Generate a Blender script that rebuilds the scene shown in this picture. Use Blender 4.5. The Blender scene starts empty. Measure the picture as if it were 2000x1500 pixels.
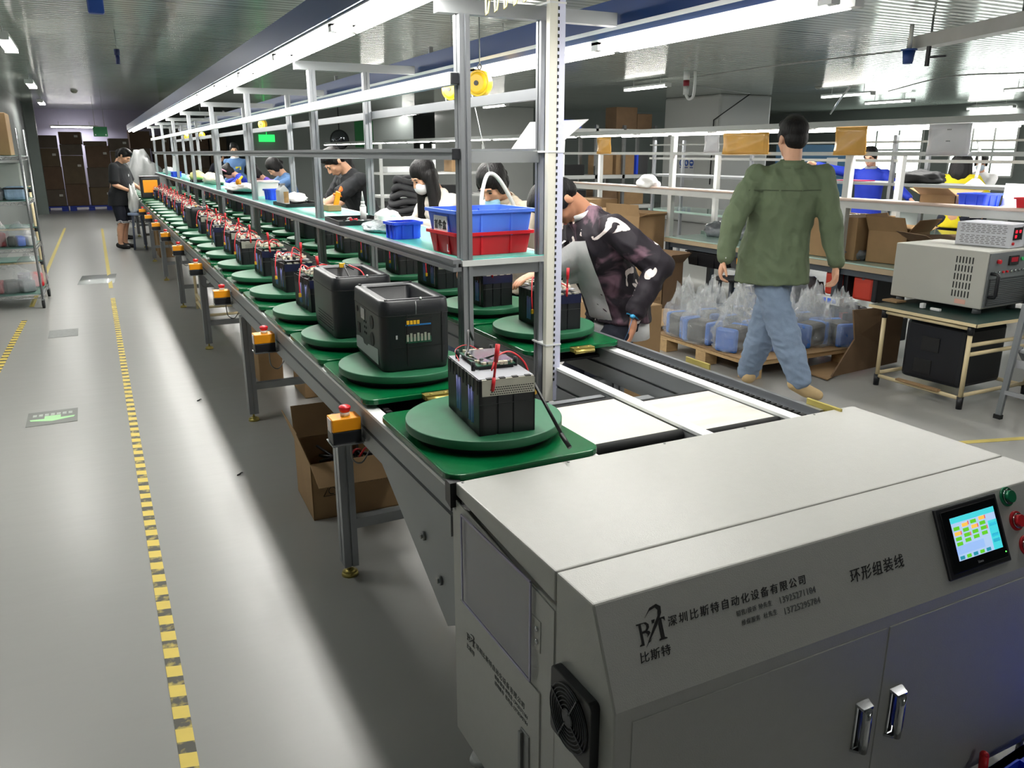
import bpy, bmesh, math, random
from mathutils import Vector as V, Matrix as MX, Euler, noise as mnoise
random.seed(7)
SC = bpy.context.scene
COL = SC.collection
R = math.radians
PI = math.pi

# ------------------------------------------------------------------ camera, view, world
cam_d = bpy.data.cameras.new('camera'); cam_d.sensor_width = 36.0
cam_d.lens = 36.0 * 1575.0 / 2000.0
cam_d.clip_start = 0.05; cam_d.clip_end = 200
cam = bpy.data.objects.new('camera', cam_d); COL.objects.link(cam)
PITCH, YAW = R(16.0126), R(26.8639)
cam.location = (0, 0, 1.6); cam.rotation_euler = (PI/2 - PITCH, 0, -YAW)
SC.camera = cam
SC.view_settings.view_transform = 'Standard'; SC.view_settings.look = 'None'
SC.view_settings.exposure = -0.08; SC.view_settings.gamma = 1.0
SC.view_settings.use_curve_mapping = False
w = bpy.data.worlds.new('world'); SC.world = w; w.use_nodes = True
w.node_tree.nodes['Background'].inputs[0].default_value = (0.55, 0.62, 0.68, 1)
w.node_tree.nodes['Background'].inputs[1].default_value = 0.25
TUBE = 22.0         # glow of the fluorescent tubes themselves
LRAD = 23.0        # light thrown down by each lamp's reflector (radiance)
SC.cycles.sample_clamp_indirect = 6; SC.cycles.caustics_reflective = False; SC.cycles.caustics_refractive = False
WINDOW = 5.0       # daylight behind the window panes

# a point of the place read off the photograph: the line of sight through (px, py) met with a plane axis = value
_cy, _sy, _cp, _sp = math.cos(YAW), math.sin(YAW), math.cos(PITCH), math.sin(PITCH)
_RT = V((_cy, -_sy, 0)); _FW = V((_sy*_cp, _cy*_cp, -_sp)); _UP = V((_sy*_sp, _cy*_sp, _cp)); _C = V((0, 0, 1.6))
def ray(px, py): return _FW*1575.0 + _RT*(px-1000) + _UP*(750-py)
def at(px, py, ax, v):
    d = ray(px, py); return _C + d*((v - _C[ax])/d[ax])
def dep(px, py, d):                    # the point d metres away along the view axis
    return _C + ray(px, py)*(d/1575.0)
def depth_of(p): return (V(p)-_C).dot(_FW)

# ------------------------------------------------------------------ mesh builder
class B:
    def __init__(s): s.bm = bmesh.new(); s.mi = 0
    def _f(s, vs):
        try:
            f = s.bm.faces.new(vs); f.material_index = s.mi; return f
        except ValueError: return None
    def box(s, c, d, rz=0.0, rot=None, bev=0.0):
        c = V(c); h = V(d)*0.5
        m = rot if rot is not None else MX.Rotation(rz, 3, 'Z')
        vs = [s.bm.verts.new(c + m @ V((x*h.x, y*h.y, z*h.z))) for x in (-1,1) for y in (-1,1) for z in (-1,1)]
        fs = [s._f([vs[i] for i in q]) for q in ((0,1,3,2),(4,6,7,5),(0,4,5,1),(2,3,7,6),(0,2,6,4),(1,5,7,3))]
        if bev > 0:
            es = list({e for f in fs for e in f.edges})
            r = bmesh.ops.bevel(s.bm, geom=es, offset=bev, segments=2, profile=0.5, affect='EDGES')
            for f in r['faces']: f.material_index = s.mi
        return s
    def mm(s, a, b, bev=0.0):
        a = V(a); b = V(b); return s.box((a+b)/2, b-a, bev=bev)
    def bar(s, a, b, w, h, bev=0.0):   # a square profile from a to b
        a = V(a); b = V(b); d = b-a; L = d.length; d.normalize()
        up = V((0,0,1)) if abs(d.z) < .95 else V((0,1,0))
        x = d.cross(up).normalized(); z = x.cross(d)
        return s.box((a+b)/2, (w, L, h), rot=MX((x, d, z)).transposed(), bev=bev)
    def cyl(s, a, b, r, r2=None, n=16, caps=True):
        a = V(a); b = V(b); d = (b-a)
        if d.length < 1e-9: return s
        d.normalize(); r2 = r if r2 is None else r2
        u = d.orthogonal().normalized(); v = d.cross(u)
        A = []; Bq = []
        for i in range(n):
            t = 2*PI*i/n; o = u*math.cos(t)+v*math.sin(t)
            A.append(s.bm.verts.new(a+o*r)); Bq.append(s.bm.verts.new(b+o*r2))
        for i in range(n):
            f = s._f([A[i], A[(i+1)%n], Bq[(i+1)%n], Bq[i]])
            if f: f.smooth = True
        if caps: s._f(A[::-1]); s._f(Bq)
        return s
    def tube(s, pts, r, n=8, closed=False, r_end=None):
        pts = [V(p) for p in pts]; rings = []; u = None; N = len(pts)
        for i, p in enumerate(pts):
            if closed: t = pts[(i+1)%N]-pts[i-1]
            else: t = pts[min(i+1,N-1)]-pts[max(i-1,0)]
            t = t.normalized() if t.length > 1e-9 else V((0,0,1))
            if u is None: u = t.orthogonal().normalized()
            else:
                u = u - t*u.dot(t); u = u.normalized() if u.length > 1e-6 else t.orthogonal().normalized()
            v = t.cross(u); rr = r if r_end is None else r+(r_end-r)*i/max(1,N-1)
            rings.append([s.bm.verts.new(p+(u*math.cos(2*PI*k/n)+v*math.sin(2*PI*k/n))*rr) for k in range(n)])
        for i in range(N if closed else N-1):
            a = rings[i]; b = rings[(i+1)%N]
            for k in range(n):
                f = s._f([a[k], a[(k+1)%n], b[(k+1)%n], b[k]])
                if f: f.smooth = True
        if not closed: s._f(rings[0][::-1]); s._f(rings[-1])
        return s
    def ball(s, c, r, n=12, m=8, rot=None, sm=True):   # r: number or (rx, ry, rz)
        c = V(c); r = V((r,r,r)) if isinstance(r, (int, float)) else V(r); q = rot or MX.Identity(3)
        top = s.bm.verts.new(c+q@V((0,0,r.z))); bot = s.bm.verts.new(c+q@V((0,0,-r.z))); rows = []
        for i in range(1, m):
            th = PI*i/m
            rows.append([s.bm.verts.new(c+q@V((r.x*math.sin(th)*math.cos(2*PI*k/n), r.y*math.sin(th)*math.sin(2*PI*k/n), r.z*math.cos(th)))) for k in range(n)])
        fs = []
        for k in range(n):
            fs.append(s._f([top, rows[0][k], rows[0][(k+1)%n]])); fs.append(s._f([bot, rows[-1][(k+1)%n], rows[-1][k]]))
            for i in range(m-2): fs.append(s._f([rows[i][k], rows[i+1][k], rows[i+1][(k+1)%n], rows[i][(k+1)%n]]))
        for f in fs:
            if f: f.smooth = sm
        return s
    def loft(s, rings, caps=True, smooth=True, closed_ring=True):   # rings of equal point counts
        vr = [[s.bm.verts.new(V(p)) for p in r] for r in rings]; n = len(vr[0])
        for a, b in zip(vr, vr[1:]):
            for k in range(n if closed_ring else n-1):
                f = s._f([a[k], a[(k+1)%n], b[(k+1)%n], b[k]])
                if f: f.smooth = smooth
        if caps and closed_ring: s._f(vr[0][::-1]); s._f(vr[-1])
        return s
    def prism(s, poly, d):             # a planar polygon extruded along the vector d
        a = [s.bm.verts.new(V(p)) for p in poly]; b = [s.bm.verts.new(V(p)+V(d)) for p in poly]; n = len(a)
        s._f(a[::-1]); s._f(b)
        for k in range(n): s._f([a[k], a[(k+1)%n], b[(k+1)%n], b[k]])
        return s
    def sheet(s, grid, t=0.0):         # a grid of points, made t thick
        vs = [[s.bm.verts.new(V(p)) for p in r] for r in grid]
        fs = []
        for a, b in zip(vs, vs[1:]):
            for k in range(len(a)-1):
                f = s._f([a[k], a[k+1], b[k+1], b[k]])
                if f: f.smooth = True; fs.append(f)
        if t > 0:
            s.bm.normal_update()
            bmesh.ops.solidify(s.bm, geom=fs, thickness=t)
        return s
    def obj(s, name, mat, parent=None, bev=0.0, seg=2, norm=True, loc=None):
        if norm: bmesh.ops.recalc_face_normals(s.bm, faces=s.bm.faces)
        me = bpy.data.meshes.new(name); s.bm.to_mesh(me); s.bm.free()
        for m in (mat if isinstance(mat, (list, tuple)) else [mat]): me.materials.append(m)
        o = bpy.data.objects.new(name, me); COL.objects.link(o)
        if parent is not None: o.parent = parent
        if loc is not None: o.location = loc
        if bev > 0:
            md = o.modifiers.new('bevel', 'BEVEL'); md.width = bev; md.segments = seg; md.limit_method = 'ANGLE'; md.angle_limit = R(40)
        return o

def tag(o, label=None, cat=None, group=None, kind=None):
    if label: o['label'] = label
    if cat: o['category'] = cat
    if group: o['group'] = group
    if kind: o['kind'] = kind
    return o
def thing(name, label, cat, loc=(0,0,0), rz=0.0, group=None):
    o = bpy.data.objects.new(name, None); COL.objects.link(o)
    o.empty_display_size = 0.1; o.location = loc; o.rotation_euler = (0,0,rz)
    return tag(o, label, cat, group)
def struct(b, name, mat, bev=0.0): return tag(b.obj(name, mat, bev=bev), kind='structure')
KIDS = {}
def dup(root, loc, rz=0.0, label=None, group=None):
    def cp(o, par):
        c = o.copy(); COL.objects.link(c)
        if par is not None: c.parent = par
        for ch in o.children: cp(ch, c)
        return c
    r = cp(root, None); r.location = loc; r.rotation_euler = (0,0,rz)
    if label: r['label'] = label
    if group: r['group'] = group
    return r
def ring(c, rx, ry, z, n=16, rot=0.0):
    c = V(c); return [V((c.x+rx*math.cos(2*PI*k/n+rot), c.y+ry*math.sin(2*PI*k/n+rot), z)) for k in range(n)]
def rrect(w, h, r, n=4):               # a rounded rectangle in x, y
    out = []
    for cx, cy, a0 in ((w/2-r, h/2-r, 0), (-w/2+r, h/2-r, 90), (-w/2+r, -h/2+r, 180), (w/2-r, -h/2+r, 270)):
        for i in range(n+1):
            t = R(a0+90*i/n); out.append((cx+r*math.cos(t), cy+r*math.sin(t)))
    return out
def arc(p0, p1, p2, n=10):             # a quadratic curve
    p0, p1, p2 = V(p0), V(p1), V(p2)
    return [p0*(1-t)**2+p1*2*t*(1-t)+p2*t*t for t in [i/n for i in range(n+1)]]
def catmull(pts, n=6):
    pts = [V(p) for p in pts]; P = [pts[0]*2-pts[1]]+pts+[pts[-1]*2-pts[-2]]; out = []
    for i in range(1, len(P)-2):
        a, b, c, d = P[i-1:i+3]
        for k in range(n):
            t = k/n; out.append(0.5*((2*b)+(c-a)*t+(2*a-5*b+4*c-d)*t*t+(3*b-a-3*c+d)*t**3))
    out.append(pts[-1]); return out
_fontcache = {}
def text(name, body, size, mat, parent, mtx, align='LEFT', shear=0.0, sx=1.0, bold=0.0, depth=0.0004, spacing=1.0):
    cu = bpy.data.curves.new('lettering', 'FONT'); cu.body = body; cu.size = size; cu.align_x = align; cu.shear = shear
    cu.offset = bold; cu.extrude = depth; cu.space_character = spacing; cu.resolution_u = 2
    o = bpy.data.objects.new('lettering', cu); COL.objects.link(o)
    bpy.context.view_layer.update()
    me = bpy.data.meshes.new_from_object(o.evaluated_get(bpy.context.evaluated_depsgraph_get()))
    bpy.data.objects.remove(o); me.transform(MX.Diagonal((sx,1,1,1))); me.transform(mtx); me.materials.clear(); me.materials.append(mat)
    o = bpy.data.objects.new(name, me); COL.objects.link(o)
    if parent is not None: o.parent = parent
    return o
def frame(o, x, y):                    # matrix: origin o, text runs along x, letters stand along y
    x = V(x).normalized(); y = V(y).normalized(); z = x.cross(y)
    m = MX((x, y, z)).transposed().to_4x4(); m.translation = V(o); return m

# ------------------------------------------------------------------ materials
def lin(c):
    return tuple(((v/255)/12.92 if v/255 <= .04045 else ((v/255+.055)/1.055)**2.4) for v in c)
def M(name, rgb, rough=.5, metal=0.0, var=0.06, scale=6.0, bump=0.0, bscale=None, emit=0.0, alpha=1.0, trans=0.0, coat=0.0, spec=None, ior=None, stretch=None):
    m = bpy.data.materials.new(name); m.use_nodes = True; nt = m.node_tree; p = nt.nodes['Principled BSDF']
    c = lin(rgb)
    p.inputs['Roughness'].default_value = rough; p.inputs['Metallic'].default_value = metal
    if spec is not None: p.inputs['Specular IOR Level'].default_value = spec
    if coat: p.inputs['Coat Weight'].default_value = coat; p.inputs['Coat Roughness'].default_value = .1
    if trans: p.inputs['Transmission Weight'].default_value = trans
    if ior: p.inputs['IOR'].default_value = ior
    if alpha < 1: p.inputs['Alpha'].default_value = alpha
    if emit:
        p.inputs['Emission Color'].default_value = (*c, 1); p.inputs['Emission Strength'].default_value = emit
    tc = nt.nodes.new('ShaderNodeTexCoord'); mp = nt.nodes.new('ShaderNodeMapping'); nt.links.new(tc.outputs['Object'], mp.inputs['Vector'])
    if stretch: mp.inputs['Scale'].default_value = stretch
    ns = nt.nodes.new('ShaderNodeTexNoise'); ns.inputs['Scale'].default_value = scale; ns.inputs['Detail'].default_value = 5
    nt.links.new(mp.outputs['Vector'], ns.inputs['Vector'])
    mx = nt.nodes.new('ShaderNodeMix'); mx.data_type = 'RGBA'
    mx.inputs[6].default_value = (*[max(0, v*(1-var*2)) for v in c], 1); mx.inputs[7].default_value = (*[min(1, v*(1+var*2)) for v in c], 1)
    nt.links.new(ns.outputs[0], mx.inputs[0]); nt.links.new(mx.outputs[2], p.inputs['Base Color'])
    if bump:
        nb = nt.nodes.new('ShaderNodeTexNoise'); nb.inputs['Scale'].default_value = bscale or scale; nb.inputs['Detail'].default_value = 4
        nt.links.new(mp.outputs['Vector'], nb.inputs['Vector'])
        bp = nt.nodes.new('ShaderNodeBump'); bp.inputs['Strength'].default_value = bump; bp.inputs['Distance'].default_value = .01
        nt.links.new(nb.outputs[0], bp.inputs['Height']); nt.links.new(bp.outputs[0], p.inputs['Normal'])
    return m
def nodes(m): return m.node_tree, m.node_tree.nodes['Principled BSDF']
ALU = M('brushed_aluminium', (150,153,157), .4, .75, .05, 3)
ALU2 = M('matt_aluminium', (150,153,155), .5, .55, .05, 3)
WSTEEL = M('white_painted_steel', (178,178,174), .3, 0, .02, 40, bump=.12, bscale=420)
WSTEEL2 = M('grey_white_paint', (196,198,196), .45, 0, .03, 12)
GREEN = M('green_plate_plastic', (4,92,50), .22, 0, .1, 8, bump=.04, bscale=30)
GREEND = M('dusty_green_disc', (34,100,68), .5, 0, .12, 14)
BLACKP = M('black_plastic', (22,24,29), .42, 0, .1, 30)
BLACKM = M('matt_black', (16,17,19), .6)
RUBBER = M('black_rubber', (24,25,26), .8)
CHROME = M('chrome', (200,202,205), .15, 1.0, .03)
STEEL = M('galvanised_steel', (140,142,142), .4, .8, .1, 10)
BRASS = M('yellow_zinc_plate', (186,170,96), .35, .7, .12, 14)
REDP = M('red_plastic', (205,28,40), .35, 0, .05)
BLUEP = M('blue_plastic', (48,84,232), .35, 0, .05)
LBLUEP = M('light_blue_plastic', (86,130,250), .38, 0, .05)
YELP = M('yellow_orange_plastic', (246,158,18), .4, 0, .06)
WHITEP = M('white_plastic', (226,228,228), .4, 0, .03)
INK = M('black_ink', (14,14,16), .6, 0, 0)
INKG = M('faded_grey_ink', (92,94,94), .6, 0, 0)
TUBEM = M('lit_fluorescent_tube', (255,252,244), .4, 0, 0, emit=TUBE)
HOUSB = M('blue_lamp_housing', (14,50,104), .35, .15, .04)
HOUSW = M('white_lamp_housing', (214,216,216), .4, 0, .03)
DAYS = 0
def lamp_light(par, loc, sx, sy, L=None, rot=(0,0,0)):   # a lamp's own light, one rectangle in its reflector
    d = bpy.data.lights.new('lamp_light', 'AREA'); d.shape = 'RECTANGLE'; d.size = sx; d.size_y = sy; d.energy = PI*sx*sy*(LRAD if L is None else L); d.color = (1, .985, .95)
    o = bpy.data.objects.new('lamp_light', d); COL.objects.link(o); o.parent = par; o.location = loc; o.rotation_euler = rot; return o
CARD = M('brown_cardboard', (156,126,90), .85, 0, .1, 7, bump=.1, bscale=25)
CARDD = M('dark_brown_cardboard', (112,88,64), .85, 0, .12, 7, bump=.1, bscale=25)
PAPER = M('white_paper', (232,234,236), .7, 0, .02)
TEAL = M('teal_rubber_mat', (86,186,172), .3, 0, .05, 4)
WOOD = M('pale_pallet_wood', (186,156,112), .75, 0, .15, 5, stretch=(1,8,8))
BEIGE = M('beige_coated_pipe', (224,206,164), .35, 0, .04)
SKIN = M('skin', (214,164,134), .5, 0, .05, 20)
SKIN2 = M('tan_skin', (188,134,104), .5, 0, .05, 20)
HAIR = M('black_hair', (17,15,16), .5, 0, .2, 60, bump=.6, bscale=120, stretch=(1,1,.15), spec=.3)
# ------------------------------------------------------------------ the room
HC = 2.85                              # ceiling height
def floor_mat():
    m = M('grey_epoxy_floor', (158,158,155), .3, 0, .012, .35, spec=.5); nt, p = nodes(m)
    tc = nt.nodes.new('ShaderNodeTexCoord')
    n1 = nt.nodes.new('ShaderNodeTexNoise'); n1.inputs['Scale'].default_value = 7; n1.inputs['Detail'].default_value = 6; n1.inputs['Roughness'].default_value = .65
    n2 = nt.nodes.new('ShaderNodeTexNoise'); n2.inputs['Scale'].default_value = 1.3; n2.inputs['Detail'].default_value = 3
    nt.links.new(tc.outputs['Object'], n1.inputs[0]); nt.links.new(tc.outputs['Object'], n2.inputs[0])
    mr = nt.nodes.new('ShaderNodeMapRange'); mr.inputs[1].default_value = .3; mr.inputs[2].default_value = .7; mr.inputs[3].default_value = .265; mr.inputs[4].default_value = .30
    mp = nt.nodes.new('ShaderNodeMapping'); mp.inputs['Scale'].default_value = (.6, 1.6, 1); nt.links.new(tc.outputs['Object'], mp.inputs[0])
    n3 = nt.nodes.new('ShaderNodeTexNoise'); n3.inputs['Scale'].default_value = 5.0; n3.inputs['Detail'].default_value = 3; nt.links.new(mp.outputs[0], n3.inputs[0])
    bp = nt.nodes.new('ShaderNodeBump'); bp.inputs['Strength'].default_value = .2; bp.inputs['Distance'].default_value = .01
    nt.links.new(n3.outputs[0], bp.inputs['Height']); nt.links.new(bp.outputs[0], p.inputs['Normal'])
    return m
def ceil_mat():
    m = M('glossy_ceiling_panel', (184,192,186), .15, .1, .03, .8, spec=.42); nt, p = nodes(m)
    tc = nt.nodes.new('ShaderNodeTexCoord')
    wv = nt.nodes.new('ShaderNodeTexWave'); wv.wave_type = 'BANDS'; wv.bands_direction = 'Y'; wv.inputs['Scale'].default_value = 2.6; wv.inputs['Distortion'].default_value = .6; wv.inputs['Detail'].default_value = 2
    nt.links.new(tc.outputs['Object'], wv.inputs[0])
    n1 = nt.nodes.new('ShaderNodeTexNoise'); n1.inputs['Scale'].default_value = 2.2; nt.links.new(tc.outputs['Object'], n1.inputs[0])
    ad = nt.nodes.new('ShaderNodeMath'); ad.operation = 'ADD'; nt.links.new(wv.outputs[1], ad.inputs[0]); nt.links.new(n1.outputs[0], ad.inputs[1])
    bp = nt.nodes.new('ShaderNodeBump'); bp.inputs['Strength'].default_value = .28; bp.inputs['Distance'].default_value = .01
    nt.links.new(ad.outputs[0], bp.inputs['Height']); nt.links.new(bp.outputs[0], p.inputs['Normal'])
    # panel seams across the hall
    sp = nt.nodes.new('ShaderNodeSeparateXYZ'); nt.links.new(tc.outputs['Object'], sp.inputs[0])
    fr = nt.nodes.new('ShaderNodeMath'); fr.operation = 'PINGPONG'; fr.inputs[1].default_value = .58; nt.links.new(sp.outputs[1], fr.inputs[0])
    lt = nt.nodes.new('ShaderNodeMath'); lt.operation = 'LESS_THAN'; lt.inputs[1].default_value = .008; nt.links.new(fr.outputs[0], lt.inputs[0])
    mx = nt.nodes.new('ShaderNodeMix'); mx.data_type = 'RGBA'; mx.inputs[7].default_value = (.05,.05,.05,1)
    src = p.inputs['Base Color'].links[0].from_socket; nt.links.new(lt.outputs[0], mx.inputs[0]); nt.links.new(src, mx.inputs[6]); nt.links.new(mx.outputs[2], p.inputs['Base Color'])
    return m
X0, X1, Y0, Y1 = -1.35, 21.0, -6.0, 28.6
struct(B().mm((-4, Y0, -.1), (X1, Y1, 0)), 'floor', floor_mat())
struct(B().mm((-4, Y0, HC), (X1, Y1, HC+.1)), 'ceiling', ceil_mat())
WALLG = M('grey_panel_wall', (128,134,132), .55, 0, .04, 1.2)
WALLL = M('lilac_wall', (196,192,220), .6, 0, .02)
WALLP = M('pale_grey_cladding', (196,198,196), .3, 0, .03, 1.0)
struct(B().mm((X0-.15, Y0, 0), (X0, 25.8, HC)), 'wall_left', WALLG)
struct(B().mm((-4, Y1, 0), (2.2, Y1+.15, HC)), 'wall_back', WALLL)
struct(B().mm((2.2, Y1, 0), (X1, Y1+.15, HC)), 'wall_back', WALLG)
struct(B().mm((-4.1, 25.8, 0), (-4, Y1, HC)), 'wall_left', WALLG)
struct(B().mm((-4, 25.7, 0), (X0-.15, 25.8, HC)), 'wall_left', WALLG)
struct(B().mm((-4, Y0-.15, 0), (X1, Y0, HC)), 'wall_front', WALLG)
# right wall with two windows, each a row of panes
wr = B(); wins = [(13.2, 15.0), (15.9, 18.2)]
zs, zt = 1.0, 2.35
ys = sorted(wins); prev = Y0
for a, b in ys:
    wr.mm((X1, prev, 0), (X1+.15, a, HC)); wr.mm((X1, a, 0), (X1+.15, b, zs)); wr.mm((X1, a, zt), (X1+.15, b, HC)); prev = b
wr.mm((X1, prev, 0), (X1+.15, Y1, HC)); struct(wr, 'wall_right', WALLG)
DAY = M('daylit_window_pane', (236,248,240), .2, 0, 0, emit=WINDOW)
for i, (a, b) in enumerate(ys):
    f = B(); n = 3
    for k in range(n+1): f.box((X1-.01, a+(b-a)*k/n, (zs+zt)/2), (.06, .05, zt-zs))
    for z in (zs, (zs+zt)/2, zt): f.box((X1-.012, (a+b)/2, z), (.05, b-a, .05))
    fr = struct(f, 'window_%d' % (i+1), WSTEEL2)
    B().mm((X1+.02, a, zs), (X1+.04, b, zt)).obj('pane', DAY, fr)
# clad pillars and the far partition
PILX, PILY = 12.6, 14.7
struct(B().mm((PILX, PILY, 0), (PILX+1.5, PILY+2.0, HC), bev=.05), 'wall_pillar', WALLP)
struct(B().mm((9.2, 21.5, 0), (11.6, 23.2, HC), bev=.03), 'wall_pillar', WALLP)
struct(B().mm((4.2, 25.0, 0), (9.2, 25.15, HC)), 'wall_partition', WALLG)
struct(B().mm((11.6, 22.4, 0), (X1, 22.55, HC)), 'wall_partition', WALLG)

# floor tape: yellow and black aisle edging
def tape_mat(name, ang=0):
    m = M(name, (232,206,96), .45, 0, .04, 20); nt, p = nodes(m)
    tc = nt.nodes.new('ShaderNodeTexCoord'); sp = nt.nodes.new('ShaderNodeSeparateXYZ'); nt.links.new(tc.outputs['Object'], sp.inputs[0])
    m1 = nt.nodes.new('ShaderNodeMath'); m1.operation = 'MULTIPLY_ADD'; m1.inputs[1].default_value = .25; nt.links.new(sp.outputs[0], m1.inputs[0]); nt.links.new(sp.outputs[1], m1.inputs[2])
    md = nt.nodes.new('ShaderNodeMath'); md.operation = 'FLOORED_MODULO'; md.inputs[1].default_value = .11; nt.links.new(m1.outputs[0], md.inputs[0])
    lt = nt.nodes.new('ShaderNodeMath'); lt.operation = 'LESS_THAN'; lt.inputs[1].default_value = .05; nt.links.new(md.outputs[0], lt.inputs[0])
    n = nt.nodes.new('ShaderNodeTexNoise'); n.inputs['Scale'].default_value = 26; n.inputs['Detail'].default_value = 6; nt.links.new(tc.outputs['Object'], n.inputs[0])
    gt = nt.nodes.new('ShaderNodeMapRange'); gt.inputs[1].default_value = .25; gt.inputs[2].default_value = .5; nt.links.new(n.outputs[0], gt.inputs[0])
    mu = nt.nodes.new('ShaderNodeMath'); mu.operation = 'MULTIPLY'; nt.links.new(lt.outputs[0], mu.inputs[0]); nt.links.new(gt.outputs[0], mu.inputs[1])
    mx = nt.nodes.new('ShaderNodeMix'); mx.data_type = 'RGBA'; mx.inputs[7].default_value = (*lin((78,76,66)), 1)
    src = p.inputs['Base Color'].links[0].from_socket; nt.links.new(mu.outputs[0], mx.inputs[0]); nt.links.new(src, mx.inputs[6]); nt.links.new(mx.outputs[2], p.inputs['Base Color'])
    return m
TAPE = tape_mat('yellow_black_floor_tape')
TAPEY = M('worn_yellow_floor_tape', (196,178,96), .5, 0, .1, 20)
def tape(x0, y0, x1, y1, wd, mat, label):
    b = B(); d = V((x1-x0, y1-y0, 0)); L = d.length; a = math.atan2(-d.x, d.y)
    b.box((0, L/2, .0006), (wd, L, .0012)); o = b.obj('floor_tape', mat, loc=(x0, y0, .0005)); o.rotation_euler.z = a
    return tag(o, label, 'floor tape')
tape(.035, -2, .055, 10.2, .046, TAPE, 'yellow and black hazard tape running down the middle of the open floor')
tape(.055, 11.0, .085, 20.0, .046, TAPEY, 'worn plain yellow floor tape continuing the hazard tape towards the far worker')
tape(-.95, 2, -.76, 9.2, .05, TAPE, 'yellow and black hazard tape passing under the wire shelf trolley')
tape(-.74, 10, -.64, 20.5, .046, TAPEY, 'faint yellow floor tape behind the wire shelf trolley')
tape(3.0, 3.1, 5.5, 2.35, .045, TAPEY, 'faint yellow floor tape in front of the pipe-frame table')
# two stickers on the floor
def sticker(x, y, w, h, base, label, green):
    o = tag(B().box((0,0,.001), (w, h, .0012)).obj('floor_sticker', base, loc=(x, y, .0006)), label, 'floor sign')
    if green:
        G = M('pale_green_arrow', (176,226,168), .5, 0, .02)
        pts = [(-.045,.035),(.045,.035),(.045,-.02),(.125,-.012),(.118,-.045),(.0,-.085),(-.118,-.045),(-.125,-.012),(-.045,-.02)]
        B().prism([(px, py, .0017) for px, py in pts], (0,0,.0006)).obj('arrow', G, o)
        LG = M('pale_sticker_lettering', (214,222,214), .5, 0, 0); b = B()
        for r_, yy in ((0,.078),(1,.052)):
            for k in range(7): b.box((-.1+.033*k, yy, .0018), (.022, .011 if r_ else .014, .0006))
        b.obj('lettering', LG, o)
    return o
sticker(-.40, 5.60, .28, .3, M('dark_grey_floor_sticker', (128,130,126), .5, 0, .05), 'dark floor sticker with a pale green arrow pointing towards the camera', True)
sticker(-.40, 8.35, .24, .36, M('worn_grey_floor_sticker', (142,144,142), .5, 0, .14, 30), 'worn grey rectangular sticker on the floor beside the wire shelf trolley', False)
# scraps on the floor
for px, py, l in ((467, 928, 'small black scrap lying on the pale floor near the middle'), (388, 783, 'tiny dark shred on the floor close to the shadow of the line')):
    p = at(px, py, 2, 0)
    tag(B().ball((0,0,.004), (.016,.006,.004), rot=MX.Rotation(.7,3,'Z')).tube([(0,0,.005),(.014,.01,.008),(.02,.02,.004)], .003).obj('floor_scrap', RUBBER, loc=p), l, 'debris')
p = at(196, 545, 2, 0)
tag(B().sheet([[(x*.14+.03*math.sin(y), y*.42, .002+.002*math.sin(3*x+y)) for x in range(-1, 3)] for y in range(-1, 2)], .001).obj('clear_tape', M('clear_floor_film', (206,210,210), .12, 0, .03), loc=(p.x-.1, p.y, 0)), 'shiny film patch stuck across the yellow floor tape', 'film')

# ceiling lamps
def lamp_mesh():
    t = thing('ceiling_lamp', 'x', 'lamp')
    B().box((0,0,.0), (.13, 1.24, .035), bev=.006).box((0,.62,-.02), (.13,.02,.07)).box((0,-.62,-.02), (.13,.02,.07)).cyl((0,.4,.01),(0,.4,.12),.006).cyl((0,-.4,.01),(0,-.4,.12),.006).obj('housing', HOUSW, t)
    for s in (-1, 1): B().cyl((s*.045,-.6,-.035), (s*.045,.6,-.035), .014, n=10).obj('tube', TUBEM, t)
    lamp_light(t, (0,0,-.056), .11, 1.2, LRAD*2.2)
    return t
_l0 = lamp_mesh(); _lu = [False]
def lamp(px, py, z, label, rz=0.0, xyz=None):
    p = V(xyz) if xyz else at(px, py, 2, z)
    if not _lu[0]: _lu[0] = True; _l0.location = p; _l0.rotation_euler.z = rz; tag(_l0, label, 'lamp', 'ceiling lamps'); return
    dup(_l0, p, rz, label, 'ceiling lamps')
lamp(12, 80, 2.7, 'white ceiling lamp cut by the left edge of the photo')
lamp(60, 162, 2.74, 'short white ceiling lamp above the wire shelf trolley')
lamp(80, 198, 2.74, 'small ceiling lamp just left of the bright twin tube lamp at the back')
lamp(145, 246, 0, 'twin tube ceiling lamp hung crosswise before the lilac back wall', PI/2, xyz=at(145, 246, 1, 28.0))
lamp(968, 205, 2.74, 'twin tube ceiling lamp seen behind the yellow balancers')
lamp(800, 222, 2.74, 'ceiling lamp over the far tables between the aluminium posts')
lamp(560, 262, 2.72, 'ceiling lamp far behind the workers, left of the round mirror')
lamp(622, 262, 2.72, 'ceiling lamp far behind the workers, right above the worker in black')
lamp(1263, 168, 2.74, 'twin tube ceiling lamp left of the red and white wall socket')
lamp(1655, 183, 2.74, 'twin tube ceiling lamp above the man in the green shirt')
lamp(1935, 208, 2.74, 'twin tube ceiling lamp at the right edge above the second line')
lamp(1540, 229, 2.74, 'twin tube ceiling lamp low beside the clad pillar')
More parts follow.
